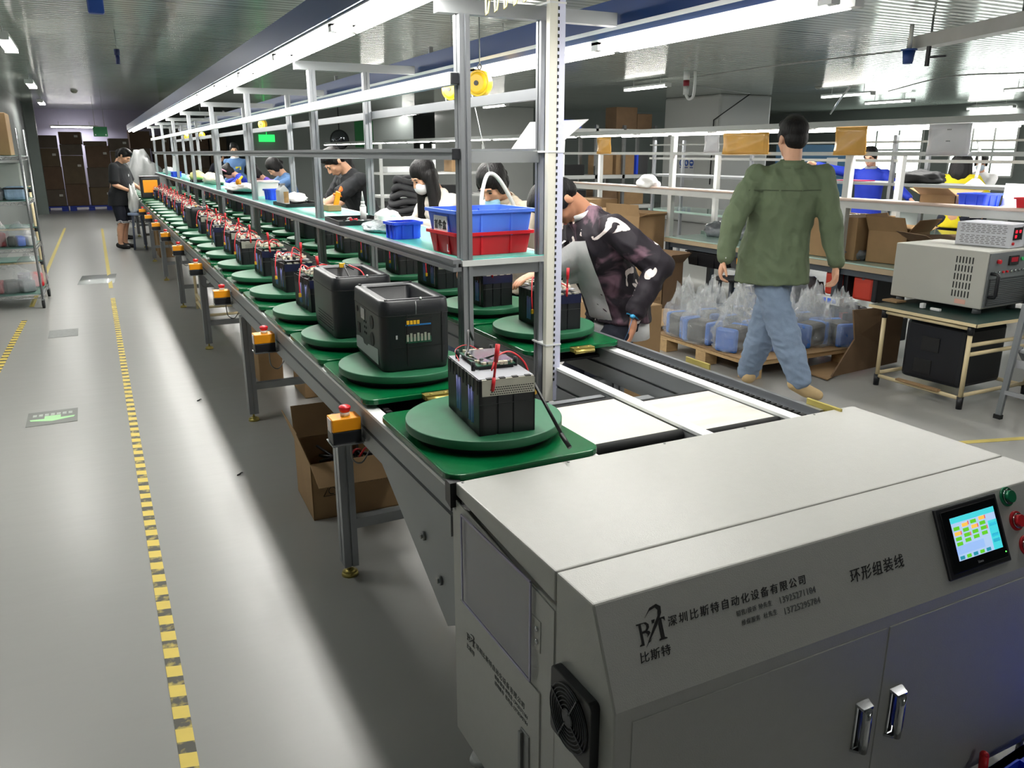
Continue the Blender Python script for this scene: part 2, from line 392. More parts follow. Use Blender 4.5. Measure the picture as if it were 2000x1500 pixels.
# added lamps without a seen fixture, brightening cabinet, left aisle and right side
lamp(0, 0, 0, 'added ceiling lamp over the open floor behind the camera', xyz=(2.2, -3.6, 2.74))
lamp(0, 0, 0, 'added ceiling lamp over the left aisle near the camera', xyz=(-1.05, 4.6, 2.74))
lamp(0, 0, 0, 'added ceiling lamp between the line and the second row near the camera', xyz=(3.7, 1.2, 2.74))
lamp(0, 0, 0, 'added ceiling lamp between the line and the second row', xyz=(3.9, 7.5, 2.74))
lamp(0, 0, 0, 'added ceiling lamp between the line and the second row farther off', xyz=(4.2, 13.0, 2.74))
lamp(0, 0, 0, 'added ceiling lamp over the second line near the camera', xyz=(9.0, 3.0, 2.74))
for k, (x, y, l) in enumerate(((8.2, 18.5, 'added ceiling lamp far off between the second line and the partition'), (15.5, 9.5, 'added ceiling lamp over the far right workers'), (16.5, 13.5, 'added ceiling lamp beyond the clad pillar'), (12.5, 6.5, 'added ceiling lamp over the third line'), (18.0, 8.0, 'added ceiling lamp close to the windows'))):
    lamp(0, 0, 0, l, xyz=(x, y, 2.74))
# ------------------------------------------------------------------ assembly line: conveyor, rack, light strips
ZR, ZP, ZD = .80, .832, .878           # rail top, pallet plate top, disc top
YE = 19.6                              # far end of the line
LX, RXC = .92, 1.697                   # lane centres
def profile(b, x0, x1, y0, y1, z0, z1, groove=.012):
    # an extruded aluminium beam along y with a groove in its outer faces
    zm = (z0+z1)/2; g = .006
    pts = [(x0,z0),(x1,z0),(x1,zm-g),(x1-.012,zm-g),(x1-.012,zm+g),(x1,zm+g),(x1,z1),(x0,z1),(x0,zm+g),(x0+.012,zm+g),(x0+.012,zm-g),(x0,zm-g)]
    b.prism([(x, y0, z) for x, z in pts], (0, y1-y0, 0))
def vpost(b, x, y, z0, z1, w=.04, d=.04):
    g = .004; q = w/2; e = d/2
    pts = [(-q,-e),(-g,-e),(-g,-e+.006),(g,-e+.006),(g,-e),(q,-e),(q,-g),(q-.006,-g),(q-.006,g),(q,g),(q,e),(g,e),(g,e-.006),(-g,e-.006),(-g,e),(-q,e),(-q,g),(-q+.006,g),(-q+.006,-g),(-q,-g)]
    b.prism([(x+px, y+py, z0) for px, py in pts], (0,0,z1-z0))
line = thing('conveyor_line', 'long aluminium conveyor line with two lanes of green plates behind the white cabinet', 'conveyor', (LX, 1.7, 0))
LO = V((LX, 1.7, 0))
def lobj(b, name, mat, parent=None, bev=0.0):   # built in world coordinates, hung under the line
    o = b.obj(name, mat, parent or line, bev=bev)
    if parent is None: o.location = -LO
    return o
for (x0, x1, nm) in ((.705, .745, ''), (1.11, 1.152, ''), (1.516, 1.556, ''), (1.868, 1.91, '')):
    b = B(); profile(b, x0, x1, 1.735, YE, ZR-.14, ZR-.01); lobj(b, 'side_rail', ALU2)
    b = B(); b.mm((x0-.002, 1.735, ZR-.01), (x1, YE, ZR)); lobj(b, 'wear_strip', WHITEP)
# the wide outer channel on the right with its drive chain
b = B(); b.mm((1.91, 1.735, ZR-.14), (1.99, YE, ZR-.02)); b.mm((1.976, 1.735, ZR-.02), (1.992, YE, ZR+.012)); lobj(b, 'outer_channel', ALU)
def chain_part(x, y0, y1):
    b = B(); y = y0
    while y < y1: b.box((x, y, ZR-.008), (.018, .017, .012)); y += .026
    return lobj(b, 'drive_chain', RUBBER)
chain_part(1.936, 1.74, 5.5); chain_part(.765, 1.74, 3.0)
b = B(); b.mm((.745, 1.735, ZR-.05), (1.11, YE, ZR-.04)); b.mm((1.556, 2.85, ZR-.05), (1.868, YE, ZR-.04)); lobj(b, 'bed_sheet', BLACKM)
# feet
yl = [.7+2.135*k for k in range(1, 10)]
foot_b = B()
for k, y in enumerate(yl):
    for x in (.72, 1.94):
        b = B(); vpost(b, x, y, .05, ZR-.14, .055, .075)
        lg = lobj(b, 'leg', ALU)
        f = B(); f.cyl((x, y, 0), (x, y, .016), .034, .03, n=18).cyl((x, y, .016), (x, y, .024), .03, .012, n=18).cyl((x, y, .02), (x, y, .06), .006)
        f.obj('levelling_foot', BRASS, lg)
    b = B(); b.mm((.735, y-.02, .20), (1.93, y+.02, .24)); lobj(b, 'cross_bar', ALU2)
    b = B(); b.mm((.75, y-.03, ZR-.2), (1.91, y+.03, ZR-.142)); lobj(b, 'cross_bearer', ALU2)
# side gusset below the rail by the cabinet
b = B(); b.prism([(.716, 2.36, ZR-.14), (.716, 1.735, ZR-.14), (.716, 1.735, .40), (.716, 1.80, .36)], (.006, 0, 0)); g = lobj(b, 'gusset_plate', ALU2)
for y, z in ((1.96, .56), (1.84, .48)): B().cyl((.708, y, z), (.717, y, z), .014, n=6).cyl((.702, y, z), (.717, y, z), .007).obj('bolt', STEEL, g)
b = B(); b.mm((.76, 1.74, .34), (1.1, 1.8, .58)); lobj(b, 'drive_housing', ALU2)
# transfer belts between the two lanes at the near end
BELT = M('cream_transfer_belt', (206,204,192), .5, 0, .08, 4); BELT2 = M('scuffed_transfer_belt', (200,198,190), .5, 0, .22, 3, stretch=(1,4,1))
for x0, x1, y0, y1, mt in ((1.16, 1.51, 1.84, 2.21, BELT), (1.562, 1.864, 1.80, 2.14, BELT2)):
    b = B(); b.mm((x0, y0, ZR-.035), (x1, y1, ZR-.012), bev=.004); bl = lobj(b, 'transfer_belt', mt)
    for y in (y0, y1): B().cyl((x0, y, ZR-.026), (x1, y, ZR-.026), .017).obj('roller', RUBBER, bl)
b = B(); b.mm((1.155, 1.74, ZR-.06), (1.51, 1.765, ZR-.02)); lobj(b, 'cross_bearer', ALU)
b = B(); b.mm((1.155, 2.26, ZR-.1), (1.51, 2.29, ZR-.02)); lobj(b, 'cross_bearer', ALU)
# yellow zinc stop plates on the outer channel
for y in (2.36, 1.74):
    b = B(); b.mm((1.994, y-.07, ZR-.05), (2.002, y+.07, ZR+.032), bev=.002)
    for k in (-.05,0,.05): b.cyl((1.992, y+k, ZR), (2.004, y+k, ZR), .006, n=8)
    lobj(b, 'stop_plate', BRASS)
# motor bay seen between the lanes at the near end
b = B(); b.mm((1.58, 2.38, .64), (1.86, 2.48, .68)); b.mm((1.81, 2.36, .1), (1.86, 2.41, .64)); b.mm((1.58, 2.36, .1), (1.62, 2.41, .64)); lobj(b, 'cross_bearer', ALU2)
b = B(); b.mm((1.61, 2.3, .60), (1.83, 2.355, .655), bev=.004); wt = lobj(b, 'white_wire_trunking', WHITEP)
b = B()
for k in range(14): b.mm((1.615+.015*k, 2.296, .64), (1.622+.015*k, 2.3, .656))
b.obj('slot', INKG, wt)
b = B(); b.mm((1.58, 2.62, .64), (1.8, 2.8, .67)); lobj(b, 'sensor_tray', WHITEP)

# green plates with their round turntables: one thing each
def pallet(detail=True):
    t = thing('turntable_pallet', 'x', 'conveyor pallet')
    b = B(); b.prism([(x, y, -.046) for x, y in rrect(.45, .562, .045, 5)], (0,0,-.018)); b.obj('base_plate', GREEN, t, bev=.003)
    b = B(); b.cyl((0,0,-.046),(0,0,-.026),.198, n=48); b.obj('turning_ring', BLACKM, t)
    b = B(); b.cyl((0,0,-.026),(0,0,0),.2235, n=64); b.obj('disc', GREEND, t, bev=.003)
    b = B(); b.mm((-.03,-.312,-.062),(.07,-.27,-.046)); b.cyl((-.005,-.3,-.042),(-.005,-.3,-.05),.006).cyl((.045,-.3,-.042),(.045,-.3,-.05),.006); b.cyl((-.025,-.315,-.06),(.065,-.315,-.06),.008); b.obj('link_bracket', BRASS, t)
    return t
LY = [1.995, 2.70, 3.285, 3.885, 4.53, 5.175, 5.79, 6.43, 7.0, 7.58, 8.165]
while LY[-1] < 19.0: LY.append(LY[-1]+.615)
RY = [3.045, 3.65, 4.25, 4.86, 5.47, 6.10, 6.69, 7.27, 7.93]
while RY[-1] < 19.0: RY.append(RY[-1]+.615)
ORD = ['nearest','second','third','fourth','fifth','sixth','seventh','eighth','ninth','tenth','eleventh','twelfth','thirteenth','fourteenth','fifteenth','sixteenth','seventeenth','eighteenth','nineteenth','twentieth','twenty-first','twenty-second','twenty-third','twenty-fourth','twenty-fifth','twenty-sixth','twenty-seventh','twenty-eighth','twenty-ninth']
p0 = pallet(); first = True
for lane, xs, ysl, nm in (('left', LX, LY, 'front left lane'), ('right', RXC, RY, 'right lane')):
    for i, y in enumerate(ysl):
        lab = 'green plate with round turntable, %s from the white cabinet, %s' % (ORD[i], nm)
        if first:
            q0 = dup(p0, (0,0,ZD)); first = False
            for c in list(p0.children):
                if c.name.startswith('link'): bpy.data.objects.remove(c)
            p0.location = (xs, y, ZD); tag(p0, lab, None, 'turntable pallets of the left lane')
        elif i == 1 and lane == 'left': q0.location = (xs, y, ZD); tag(q0, lab, None, 'turntable pallets of the left lane')
        else: dup(q0, (xs, y, ZD), 0, lab, 'turntable pallets of the %s lane' % lane)

# ------------------------------------------------------------------ rack over the line
XA, XB = 1.176, 1.492
YP = [2.70+2.125*k for k in range(8)]
rack = thing('overhead_rack', 'aluminium profile rack with shelf and rails standing between the two lanes', 'rack', (XA, 2.70, 0)); RO = V((XA, 2.70, 0))
def robj(b, name, mat, parent=None, bev=0.0):
    o = b.obj(name, mat, parent or rack, bev=bev)
    if parent is None: o.location = -RO
    return o
ZTOP = 2.045
for y in YP:
    for x in (XA, XB):
        b = B(); vpost(b, x, y, .0, ZTOP, .038, .055 if x == XA else .038); robj(b, 'post', ALU)
    b = B(); b.mm((1.085, y-.018, ZTOP), (1.79, y+.018, ZTOP+.045)); robj(b, 'crossbeam', ALU2)
    for z in (1.565,): b = B(); b.mm((XA+.02, y-.012, z), (XB-.02, y+.012, z+.04)); robj(b, 'crossbeam', ALU2)
    b = B(); b.mm((XA-.02, y-.015, 1.165), (XB+.02, y+.015, 1.205)); robj(b, 'shelf_bearer', ALU)
yb = YP[-1]+.03
b = B(); profile(b, XA-.055, XA-.022, 2.68, yb, 1.187, 1.230); robj(b, 'shelf_edge', ALU)
b = B(); profile(b, XB+.022, XB+.05, 2.68, yb, 1.187, 1.230); robj(b, 'shelf_edge', ALU)
b = B(); b.mm((XA-.022, 2.67, 1.205), (XB+.022, yb, 1.226)); robj(b, 'shelf_board', WSTEEL2)
b = B(); b.mm((XA-.02, 2.68, 1.226), (XB+.02, yb, 1.2295)); robj(b, 'teal_mat', TEAL)
b = B(); profile(b, XA-.05, XA-.022, 2.69, yb, 1.575, 1.615); robj(b, 'rail', ALU)
b = B(); profile(b, XB+.022, XB+.05, 2.69, yb, 1.575, 1.615); robj(b, 'rail', ALU)
b = B(); b.bar((XA-.036, 2.69, 1.842), (XA-.036, yb, 1.842), .028, .042); robj(b, 'rail', WSTEEL2)
b = B(); b.bar((XB+.036, 2.69, 1.81), (XB+.036, yb, 1.81), .028, .04); robj(b, 'rail', ALU)
for z in (1.595, 1.842): robj(B().box((XA-.034, 2.684, z), (.026, .012, .034)), 'end_cap', BLACKP)
# white cable conduit strapped to the near right post
cd = thing('cable_conduit', 'white slotted cable duct strapped to the near right rack post', 'cable duct', (XB, 2.9, ZR-.1))
B().mm((-.028,-.044,0), (.004,-.0195,1.9)).obj('pipe', M('cream_conduit', (226,224,212), .35, 0, .02), cd)
B().mm((.0045,-.044,0), (.034,-.0195,1.56)).obj('duct', M('lilac_white_duct', (212,214,236), .4, 0, .02), cd)
b = B()
for k in range(66): b.mm((.0035,-.046,.08+.022*k), (.0095,-.03,.091+.022*k))
b.obj('slot', BLACKM, cd)
for z in (.22, .93, 1.42): B().mm((-.030,-.0465,z),(.036,.066,z+.006)).obj('cable_tie', WHITEP, cd)
cd.location = (XB+.004, 2.655, ZR-.13)

# ------------------------------------------------------------------ light strips
def strip(x, z, y0, y1, side, label, n):
    t = thing('light_strip', label, 'lamp', (x, y0, z)); L = y1-y0; s = side
    lamp_light(t, (s*-.01, L/2, -.024), .115, L-.06)
    b = B(); b.prism([(s*-.10,0,.02),(s*-.10,0,.14),(s*.09,0,.14),(s*.09,0,.05),(s*.06,0,.02)], (0,L,0)); b.obj('housing', HOUSB, t)
    b = B(); b.prism([(s*-.085,0,.0195),(s*.05,0,.0195),(s*.085,0,.049),(s*.09,0,.049),(s*.05,0,.012),(s*-.085,0,.012)], (0,L,0)); b.obj('reflector', HOUSW, t)
    p = L/n
    for k in range(n):
        b = B(); b.cyl((s*-.055, k*p+.03, -.006), (s*-.055, k*p+p-.03, -.006), .0145, n=10).cyl((s*.035, k*p+.03, -.006), (s*.035, k*p+p-.03, -.006), .0145, n=10); b.obj('tube', TUBEM, t)
    for k in range(n+1):
        y_ = min(max(k*p, .02), L-.02); B().box((s*-.01, y_, .01), (.124, .05, .012)).box((s*-.055, y_, .0), (.034, .05, .034)).box((s*.035, y_, .0), (.034, .05, .034)).obj('lamp_holder', HOUSW, t)
    b = B()
    for y in YP: b.mm((-.012, y-y0-.012, .14), (.012, y-y0+.012, .2)) if 0 < y-y0 < L else None
    b.obj('hanger', ALU2, t)
    return t
strip(1.035, 2.10, 1.2, 22.6, 1, 'long blue lamp housing with white tubes over the front left lane', 18)
strip(1.9, 2.005, 1.74, 19.5, -1, 'blue lamp housing with twin tubes over the right lane', 15)
# ------------------------------------------------------------------ white control cabinet at the near end of the line
CX0, CX1, CYB, CYS, CYF, CZ = .706, 2.08, 1.70, 1.206, 1.074, .823
cab = thing('control_cabinet', 'large white steel control cabinet with slanted front panel at the near end of the line', 'cabinet', (1.4, 1.2, 0)); CO = V((1.4, 1.2, 0))
def cobj(b, name, mat, parent=None, bev=0.0, norm=True):
    o = b.obj(name, mat, parent or cab, bev=bev, norm=norm)
    if parent is None: o.location = -CO
    return o
# lid: top sheet with folded side skirts
b = B()
b.prism([(CX0, CYS+.002, CZ), (CX0, CYB, CZ), (CX0, CYB, CZ-.035), (CX0, CYS+.002, CZ-.07)], (CX1-CX0, 0, 0))
cobj(b, 'lid', WSTEEL, bev=.004)
# body: side profile of the front unit and the box behind it
b = B(); b.prism([(CX0, CYS-.002, .09), (CX0, CYS-.002, CZ), (CX0, CYF, CZ), (CX0, .994, .647), (CX0, .994, .09)], (CX1-CX0, 0, 0)); cobj(b, 'front_unit', WSTEEL, bev=.004)
b = B(); b.mm((CX0+.002, CYS, .09), (CX1, CYB+.03, .745)); body = cobj(b, 'body', WSTEEL, bev=.003)
b = B(); b.prism([(CX0-.0005, CYB, .745), (CX0-.0005, 1.70, .775), (CX0-.0005, CYS+.003, .735), (CX0-.0005, CYS+.003, .60), (CX0-.0005, CYB, .62)], (.004, 0, 0)); cobj(b, 'side_sheet', WSTEEL, bev=.001)
# doors of the front
for (xa, xb, hx) in ((.745, 1.409, 1.356), (1.416, 2.045, 1.464)):
    b = B(); b.mm((xa, .9915, .12), (xb, .996, .618)); d = cobj(b, 'door', WSTEEL, bev=.0015)
    h = B(); h.box((hx, .989, .388), (.034, .006, .118), bev=.003); h.prism([(hx-.02, .992, .447), (hx+.02, .992, .447), (hx+.015, .972, .441), (hx-.015, .972, .441)], (0,0,.006)).prism([(hx-.02, .992, .329), (hx+.02, .992, .329), (hx+.015, .972, .335), (hx-.015, .972, .335)], (0,0,.006))
    h.tube([(hx, .974, .443), (hx, .972, .41), (hx, .972, .366), (hx, .974, .333)], .010, n=10); h.obj('handle', CHROME, d)
# side door, its handle, hinge plate, slot
b = B(); b.mm((CX0-.0015, 1.264, .10), (CX0+.004, 1.683, .508)); sd = cobj(b, 'side_door', WSTEEL, bev=.0015)
h = B(); h.mm((CX0-.005, 1.305, .22), (CX0, 1.345, .37)).mm((CX0-.012, 1.331, .225), (CX0-.004, 1.343, .365)); h.obj('handle', STEEL, sd, bev=.002)
b = B(); b.mm((CX0-.002, 1.262, .607), (CX0+.002, 1.30, .68)); hp = cobj(b, 'hinge_plate', WSTEEL, bev=.0005)
for z in (.628, .658): B().ball((CX0-.003, 1.276, z), (.003,.006,.006), n=10, m=6).obj('screw', CHROME, hp)
b = B(); b.mm((CX0-.006, 1.298, .520), (CX0-.002, 1.655, .755)); 
ACR = M('clear_lilac_acrylic', (226,222,244), .06, 0, .0, trans=.5, ior=1.1, alpha=.16)
ac = cobj(b, 'acrylic_pocket', ACR, bev=.002)
EDGE = M('lilac_acrylic_edge', (176,172,206), .15, 0, 0, trans=.3)
b = B()
for a, c in (((1.298,.520),(1.655,.520)),((1.298,.755),(1.655,.755)),((1.298,.520),(1.298,.755)),((1.655,.520),(1.655,.755))): b.bar((CX0-.0065, a[0], a[1]), (CX0-.0065, c[0], c[1]), .003, .006)
b.obj('edge', EDGE, ac)
b = B(); b.prism([(CX0-.014, 1.702, .82), (CX0-.014, 1.735, .82), (CX0-.014, 1.735, .765), (CX0-.014, 1.702, .755)], (.03,0,0)); cobj(b, 'black_end_block', M('black_carbon_block', (26,28,30), .4, 0, .3, 90))
for y in (1.0, 1.68):
    for x in (.76, 2.03):
        b = B(); b.cyl((x, y, 0), (x, y, .016), .036, .03, n=18).cyl((x, y, .016), (x, y, .1), .008); cobj(b, 'levelling_foot', WHITEP if y > 1.5 else STEEL)
for x in (.72, 1.02, 1.33, 1.62, 1.9): b = B(); b.ball((x, CYB-.012, CZ), (.004,.004,.003), n=8, m=4); cobj(b, 'screw', STEEL)
# ventilation fan on the side
b = B(); b.prism([(CX0-.02, 1.112+y, .565+z) for y, z in rrect(.148, .148, .012, 3)], (.02, 0, 0)); fan = cobj(b, 'fan_frame', BLACKP, bev=.002)
fc = V((CX0-.021, 1.112, .565))
b = B(); b.cyl(fc+V((.0005,0,0)), fc+V((-.0006,0,0)), .066, n=40); b.obj('fan_opening', BLACKM, fan)
GRIL = M('dark_grille_wire', (44,48,56), .4, 0, .05)
b = B()
for r_ in (.018, .026, .034, .042, .050, .058, .066): b.tube([fc+V((-.004, r_*math.cos(t), r_*math.sin(t))) for t in [2*PI*k/32 for k in range(32)]], .0013, n=5, closed=True)
for a in (.5, .5+PI/2, .5+PI, .5+1.5*PI): b.bar(fc+V((-.004, .01*math.cos(a), .01*math.sin(a))), fc+V((-.004, .068*math.cos(a), .068*math.sin(a))), .004, .003)
b.obj('grille', GRIL, fan)
B().cyl(fc+V((-.006,0,0)), fc+V((-.0005,0,0)), .017, n=20).obj('fan_hub', GRIL, fan)
# slanted panel coordinates: x along the cabinet, s down the slope
FD = V((0, -.08, -.176)).normalized(); FN = V((0, -.176, .08)).normalized()
def fp(x, s, out=0.0): return V((x, CYF, CZ)) + FD*s + FN*out
def fbox(x0, x1, s0, s1, o0, o1):
    b = B(); b.prism([fp(x0,s0,o0), fp(x1,s0,o0), fp(x1,s1,o0), fp(x0,s1,o0)], FN*(o1-o0)); return b
# touch screen
scr = cobj(fbox(1.612, 1.832, .006, .168, 0, .007), 'touch_panel', BLACKP, bev=.003)
fbox(1.627, 1.822, .016, .156, .0068, .009).obj('bezel', M('glossy_black_bezel', (10,12,16), .12), scr, bev=.001)
def emi(n, c, e=1.0): return M(n, c, .3, 0, 0, emit=e)
SB, SG, SO, SL, SC_, SD, SRD = [emi('screen_'+n, c) for n, c in (('pale_blue',(170,196,232)),('green',(96,196,40)),('orange',(250,190,80)),('lilac',(150,184,236)),('cyan',(70,206,214)),('dark_cyan',(40,140,160)),('red',(224,80,70)))]
dsp = fbox(1.652, 1.808, .034, .131, .0088, .0094).obj('display', SB, scr)
def sbox(u0, u1, v0, v1, mat, nm='screen_field', o=.0097):
    return fbox(1.652+u0*.156, 1.652+u1*.156, .034+v0*.097, .034+v1*.097, .0092, o).obj(nm, mat, dsp)
sbox(0, 1, 0, .13, SC_); sbox(.8, 1, .3, 1, SC_); sbox(0, .62, .66, .86, SL)
cells = [(0,.22,SG),(1,.18,SO),(2,.16,SG),(3,.14,SO),(0,.34,SO),(1,.3,SG),(2,.28,SO),(3,.26,SG),(0,.46,SG),(1,.42,SG),(2,.4,SG),(3,.38,SG),(0,.58,SG),(1,.54,SG),(2,.52,SG),(3,.5,SG)]
for c, v, mt in cells: sbox(.03+.195*c, .16+.195*c, v, v+.085, mt)
for c, v in ((1,.16),(0,.34),(1,.42),(2,.28),(3,.14),(3,.38)): sbox(.165+.195*c, .185+.195*c, v, v+.085, SRD)
for k in range(4): sbox(.82, .98, .36+.13*k, .44+.13*k, SD)
for k in range(5): sbox(.03+.15*k, .13+.15*k, .9, .98, SG if k % 2 else SD)
B().ball(fp(1.815, .143, .009), .0017, n=8, m=6).obj('status_light', emi('green_led', (90,255,90), 3), scr)
text('maker_mark', 'kinco', .009, M('grey_print', (150,152,156), .5, 0, 0), scr, frame(fp(1.712, .148, .0092), (1,0,0), -FD))
# push buttons
for x, s, mt, nm in ((1.877, .024, M('green_button_plastic', (10,112,72), .3), 'green_push_button'), (1.89, .085, REDP, 'red_push_button'), (1.903, .147, REDP, 'red_push_button')):
    b = B(); b.cyl(fp(x, s), fp(x, s, .004), .024, .023, n=32); o = cobj(b, nm, mt)
    B().cyl(fp(x, s, .004), fp(x, s, .008), .0185, n=24).obj('button_ring', CHROME, o)
    B().cyl(fp(x, s, .006), fp(x, s, .016), .015, .0145, n=24).obj('button_cap', mt, o)
# lettering on the slanted panel
def ftext(nm, s_, x, s, size, mat=INK, sx=1.0, shear=.0, bold=0.0, sp=1.0):
    o = text(nm, s_, size, mat, cab, frame(fp(x, s, .0006), (1,0,0), -FD), shear=shear, sx=sx, bold=bold, spacing=sp); o.location = -CO; return o
ftext('company_lettering', '深圳比斯特自动化设备有限公司', .853, .0755, .0205, sx=1.08, shear=.12, sp=1.28)
ftext('phone_lettering', '销售/投诉 钟先生', 1.012, .0965, .0115, INKG, sx=1.0, shear=.12, sp=1.12)
ftext('phone_lettering', '13925271184', 1.122, .0995, .0185, INKG, sx=1.0)
ftext('phone_lettering', '维保服务  杜先生', 1.02, .116, .0115, INKG, sx=1.0, shear=.12, sp=1.12)
ftext('phone_lettering', '13725295784', 1.128, .1225, .0185, INKG, sx=1.0)
ftext('line_lettering', '环形组装线', 1.322, .103, .031, sx=1.02, shear=.12, sp=1.13)
ftext('brand_lettering', '比斯特', .778, .123, .0205, sx=1.1, shear=.1, sp=1.12)
def logo(P, par, loc):
    # black serif B and T cut by a rising swoosh; P(u, v) gives the point on the panel
    out = []
    def poly(pts, nm='logo'):
        b = B(); n = (P(1,0)-P(0,0)).cross(P(0,1)-P(0,0)).normalized()
        b.prism([P(u, v) for u, v in pts], n*.0005); o = b.obj(nm, INK, par); 
        if loc is not None: o.location = loc
    poly([(0,0),(0,.03),(.08,.06),(.08,.58),(0,.6),(0,.63),(.16,.63),(.16,.0)])
    poly([(.16,.60),(.16,.63),(.34,.62),(.42,.55),(.42,.46),(.34,.37),(.28,.36),(.16,.36),(.16,.39),(.28,.40),(.33,.46),(.33,.54),(.27,.60)])
    poly([(.16,.36),(.16,.33),(.27,.33),(.33,.27),(.3,.2),(.36,.24),(.43,.3),(.40,.36),(.33,.375)])
    poly([(.22,.0),(.38,.06),(.46,.14),(.4,.1),(.3,.03)])
    poly([(.20,-.08),(.56,.42),(.78,.70),(.82,.86),(.74,.95),(.52,.90),(.34,.74),(.56,.98),(.80,1.04),(.94,.94),(.92,.76),(.70,.44)])
    poly([(.54,.63),(.66,.63),(.6,.52),(.57,.55),(.54,.52)])
    poly([(.83,.63),(1.0,.63),(1.0,.50),(.95,.56),(.9,.59),(.88,.58),(.88,.06),(.96,.03),(.96,0),(.68,0),(.68,.03),(.75,.06),(.75,.46)])
logo(lambda u, v: fp(.785+.064*u, .0955-.063*v, .0004), cab, -CO)
# the same mark and small lettering on the side door
logo(lambda u, v: V((CX0-.002, 1.642-.05*u, .418+.03*v)), sd, None)
SY = lambda y, z: frame((CX0-.0018, y, z), (0,-1,0), (0,0,1))
text('brand_lettering', '比斯特', .016, INKG, sd, SY(1.645, .393), shear=.1)
text('company_lettering', '深圳比斯特自动化设备有限公司', .0175, INKG, sd, SY(1.588, .425), shear=.1, spacing=1.12)
text('phone_lettering', '销售/投诉 钟先生 13925271184', .0125, INKG, sd, SY(1.482, .408), shear=.1)
text('phone_lettering', '维保服务  杜先生 13725295784', .0125, INKG, sd, SY(1.482, .391), shear=.1)
# ------------------------------------------------------------------ battery packs and power station shells on the turntables
CELL = M('lilac_battery_cell', (140,146,222), .35, 0, .04)
PACKB = M('pack_black_plastic', (27,29,32), .45, 0, .12, 20)
PACKN = M('pack_navy_film', (24,28,58), .35, 0, .1, 20)
PLATEG = M('grey_insulating_sheet', (150,152,158), .5, 0, .05)
PCB = M('green_circuit_board', (28,84,62), .4, 0, .15, 40)
SINK = M('silver_heat_sink', (204,206,214), .16, .85, .03)
NICK = M('nickel_strip', (186,184,172), .35, .6, .08, 30)
CREAM = M('cream_board_parts', (222,212,190), .5, 0, .1, 30)
WIRER = M('red_wire', (206,34,44), .4, 0, 0)
WIREB = M('black_wire', (18,18,20), .4, 0, 0)
WIREW = M('white_wire', (226,226,226), .4, 0, 0)
YCON = M('yellow_connector', (226,176,40), .4, 0, 0)
PW, PD, PH = .158, .285, .152
def pack_case(par, film=False):
    b = B(); x, y = PW/2, PD/2
    b.mm((-x+.012,-y+.004,0),(x-.004,y-.004,PH-.004))
    # left side: pillars leave two windows with the cells
    for ya, yb in ((-y,-.096),(-.046,.015),(.064,y)): b.mm((-x, ya, 0), (-x+.014, yb, PH))
    b.mm((-x, -y, 0), (-x+.014, y, .022)).mm((-x, -y, PH-.03), (-x+.014, y, PH))
    for k in range(9):
        yy = -y+.012+k*.031
        b.mm((-x-.0015, yy, PH-.04), (-x+.002, yy+.012, PH))
    # front and back: flat upright panels with grooves between
    for yy, s in ((-y, -1), (y, 1)):
        for xa, xb in ((-x, -.032), (-.026, .012), (.018, x)): b.mm((xa, min(yy, yy-s*.006), 0), (xb, max(yy, yy-s*.006), PH))
        b.mm((-x, yy-.0015, .085), (x, yy+.0015, .0875))
    b.mm((x-.006,-y,0),(x,y,PH))
    for k in range(4): b.mm((x-.001,-y+.03+k*.065,.0),(x+.002,-y+.06+k*.065,PH))
    c = b.obj('case', PACKB, par, bev=.0012)
    if film: B().mm((-x-.001,-y-.0015,PH-.04),(x+.001,-y+.002,PH-.002)).obj('navy_film', PACKN, par)
    for yc in (-.082,-.059,.028,.050):
        B().cyl((-x+.0085, yc, .023), (-x+.0085, yc, PH-.031), .0114, n=14).obj('battery_cell', CELL, par)
    return c
def nickel(par, y0=None, big=True):
    x, y = PW/2, PD/2; s = -y-.0012
    b = B(); b.mm((-x+.008, s-.0006, PH-.043), (x-.002, s+.002, PH-.002)).mm((-x+.008, s, PH-.002), (x-.004, -y+.018, PH+.0015)); n = b.obj('nickel_strip', NICK, par)
    b = B()
    for r_ in range(4):
        for k in range(19):
            xx = -x+.03+k*.0064+(.0032 if r_ % 2 else 0)
            if xx < x-.008: b.mm((xx, s-.0011, PH-.040+r_*.0062), (xx+.0042, s-.0005, PH-.0375+r_*.0062))
    b.obj('slots', BLACKM, n)
    for k in range(4): B().mm((-x+.022+k*.036, -y-.0002, PH-.001), (-x+.038+k*.036, -y+.012, PH+.004)).obj('tab', BLACKM, n)
def stick(par, x, y, z0, lean, L=.10, mat=WIRER):
    b = B(); p = V((x, y, z0)); q = p+V((lean[0], lean[1], 1)).normalized()*L
    b.cyl(p, q, .0035, n=8).cyl(p+(q-p)*.02, p+(q-p)*.3, .0052, n=8).cyl(p+(q-p)*.62, q, .0062, .0068, n=8)
    return b.obj('red_terminal_lead', mat, par)
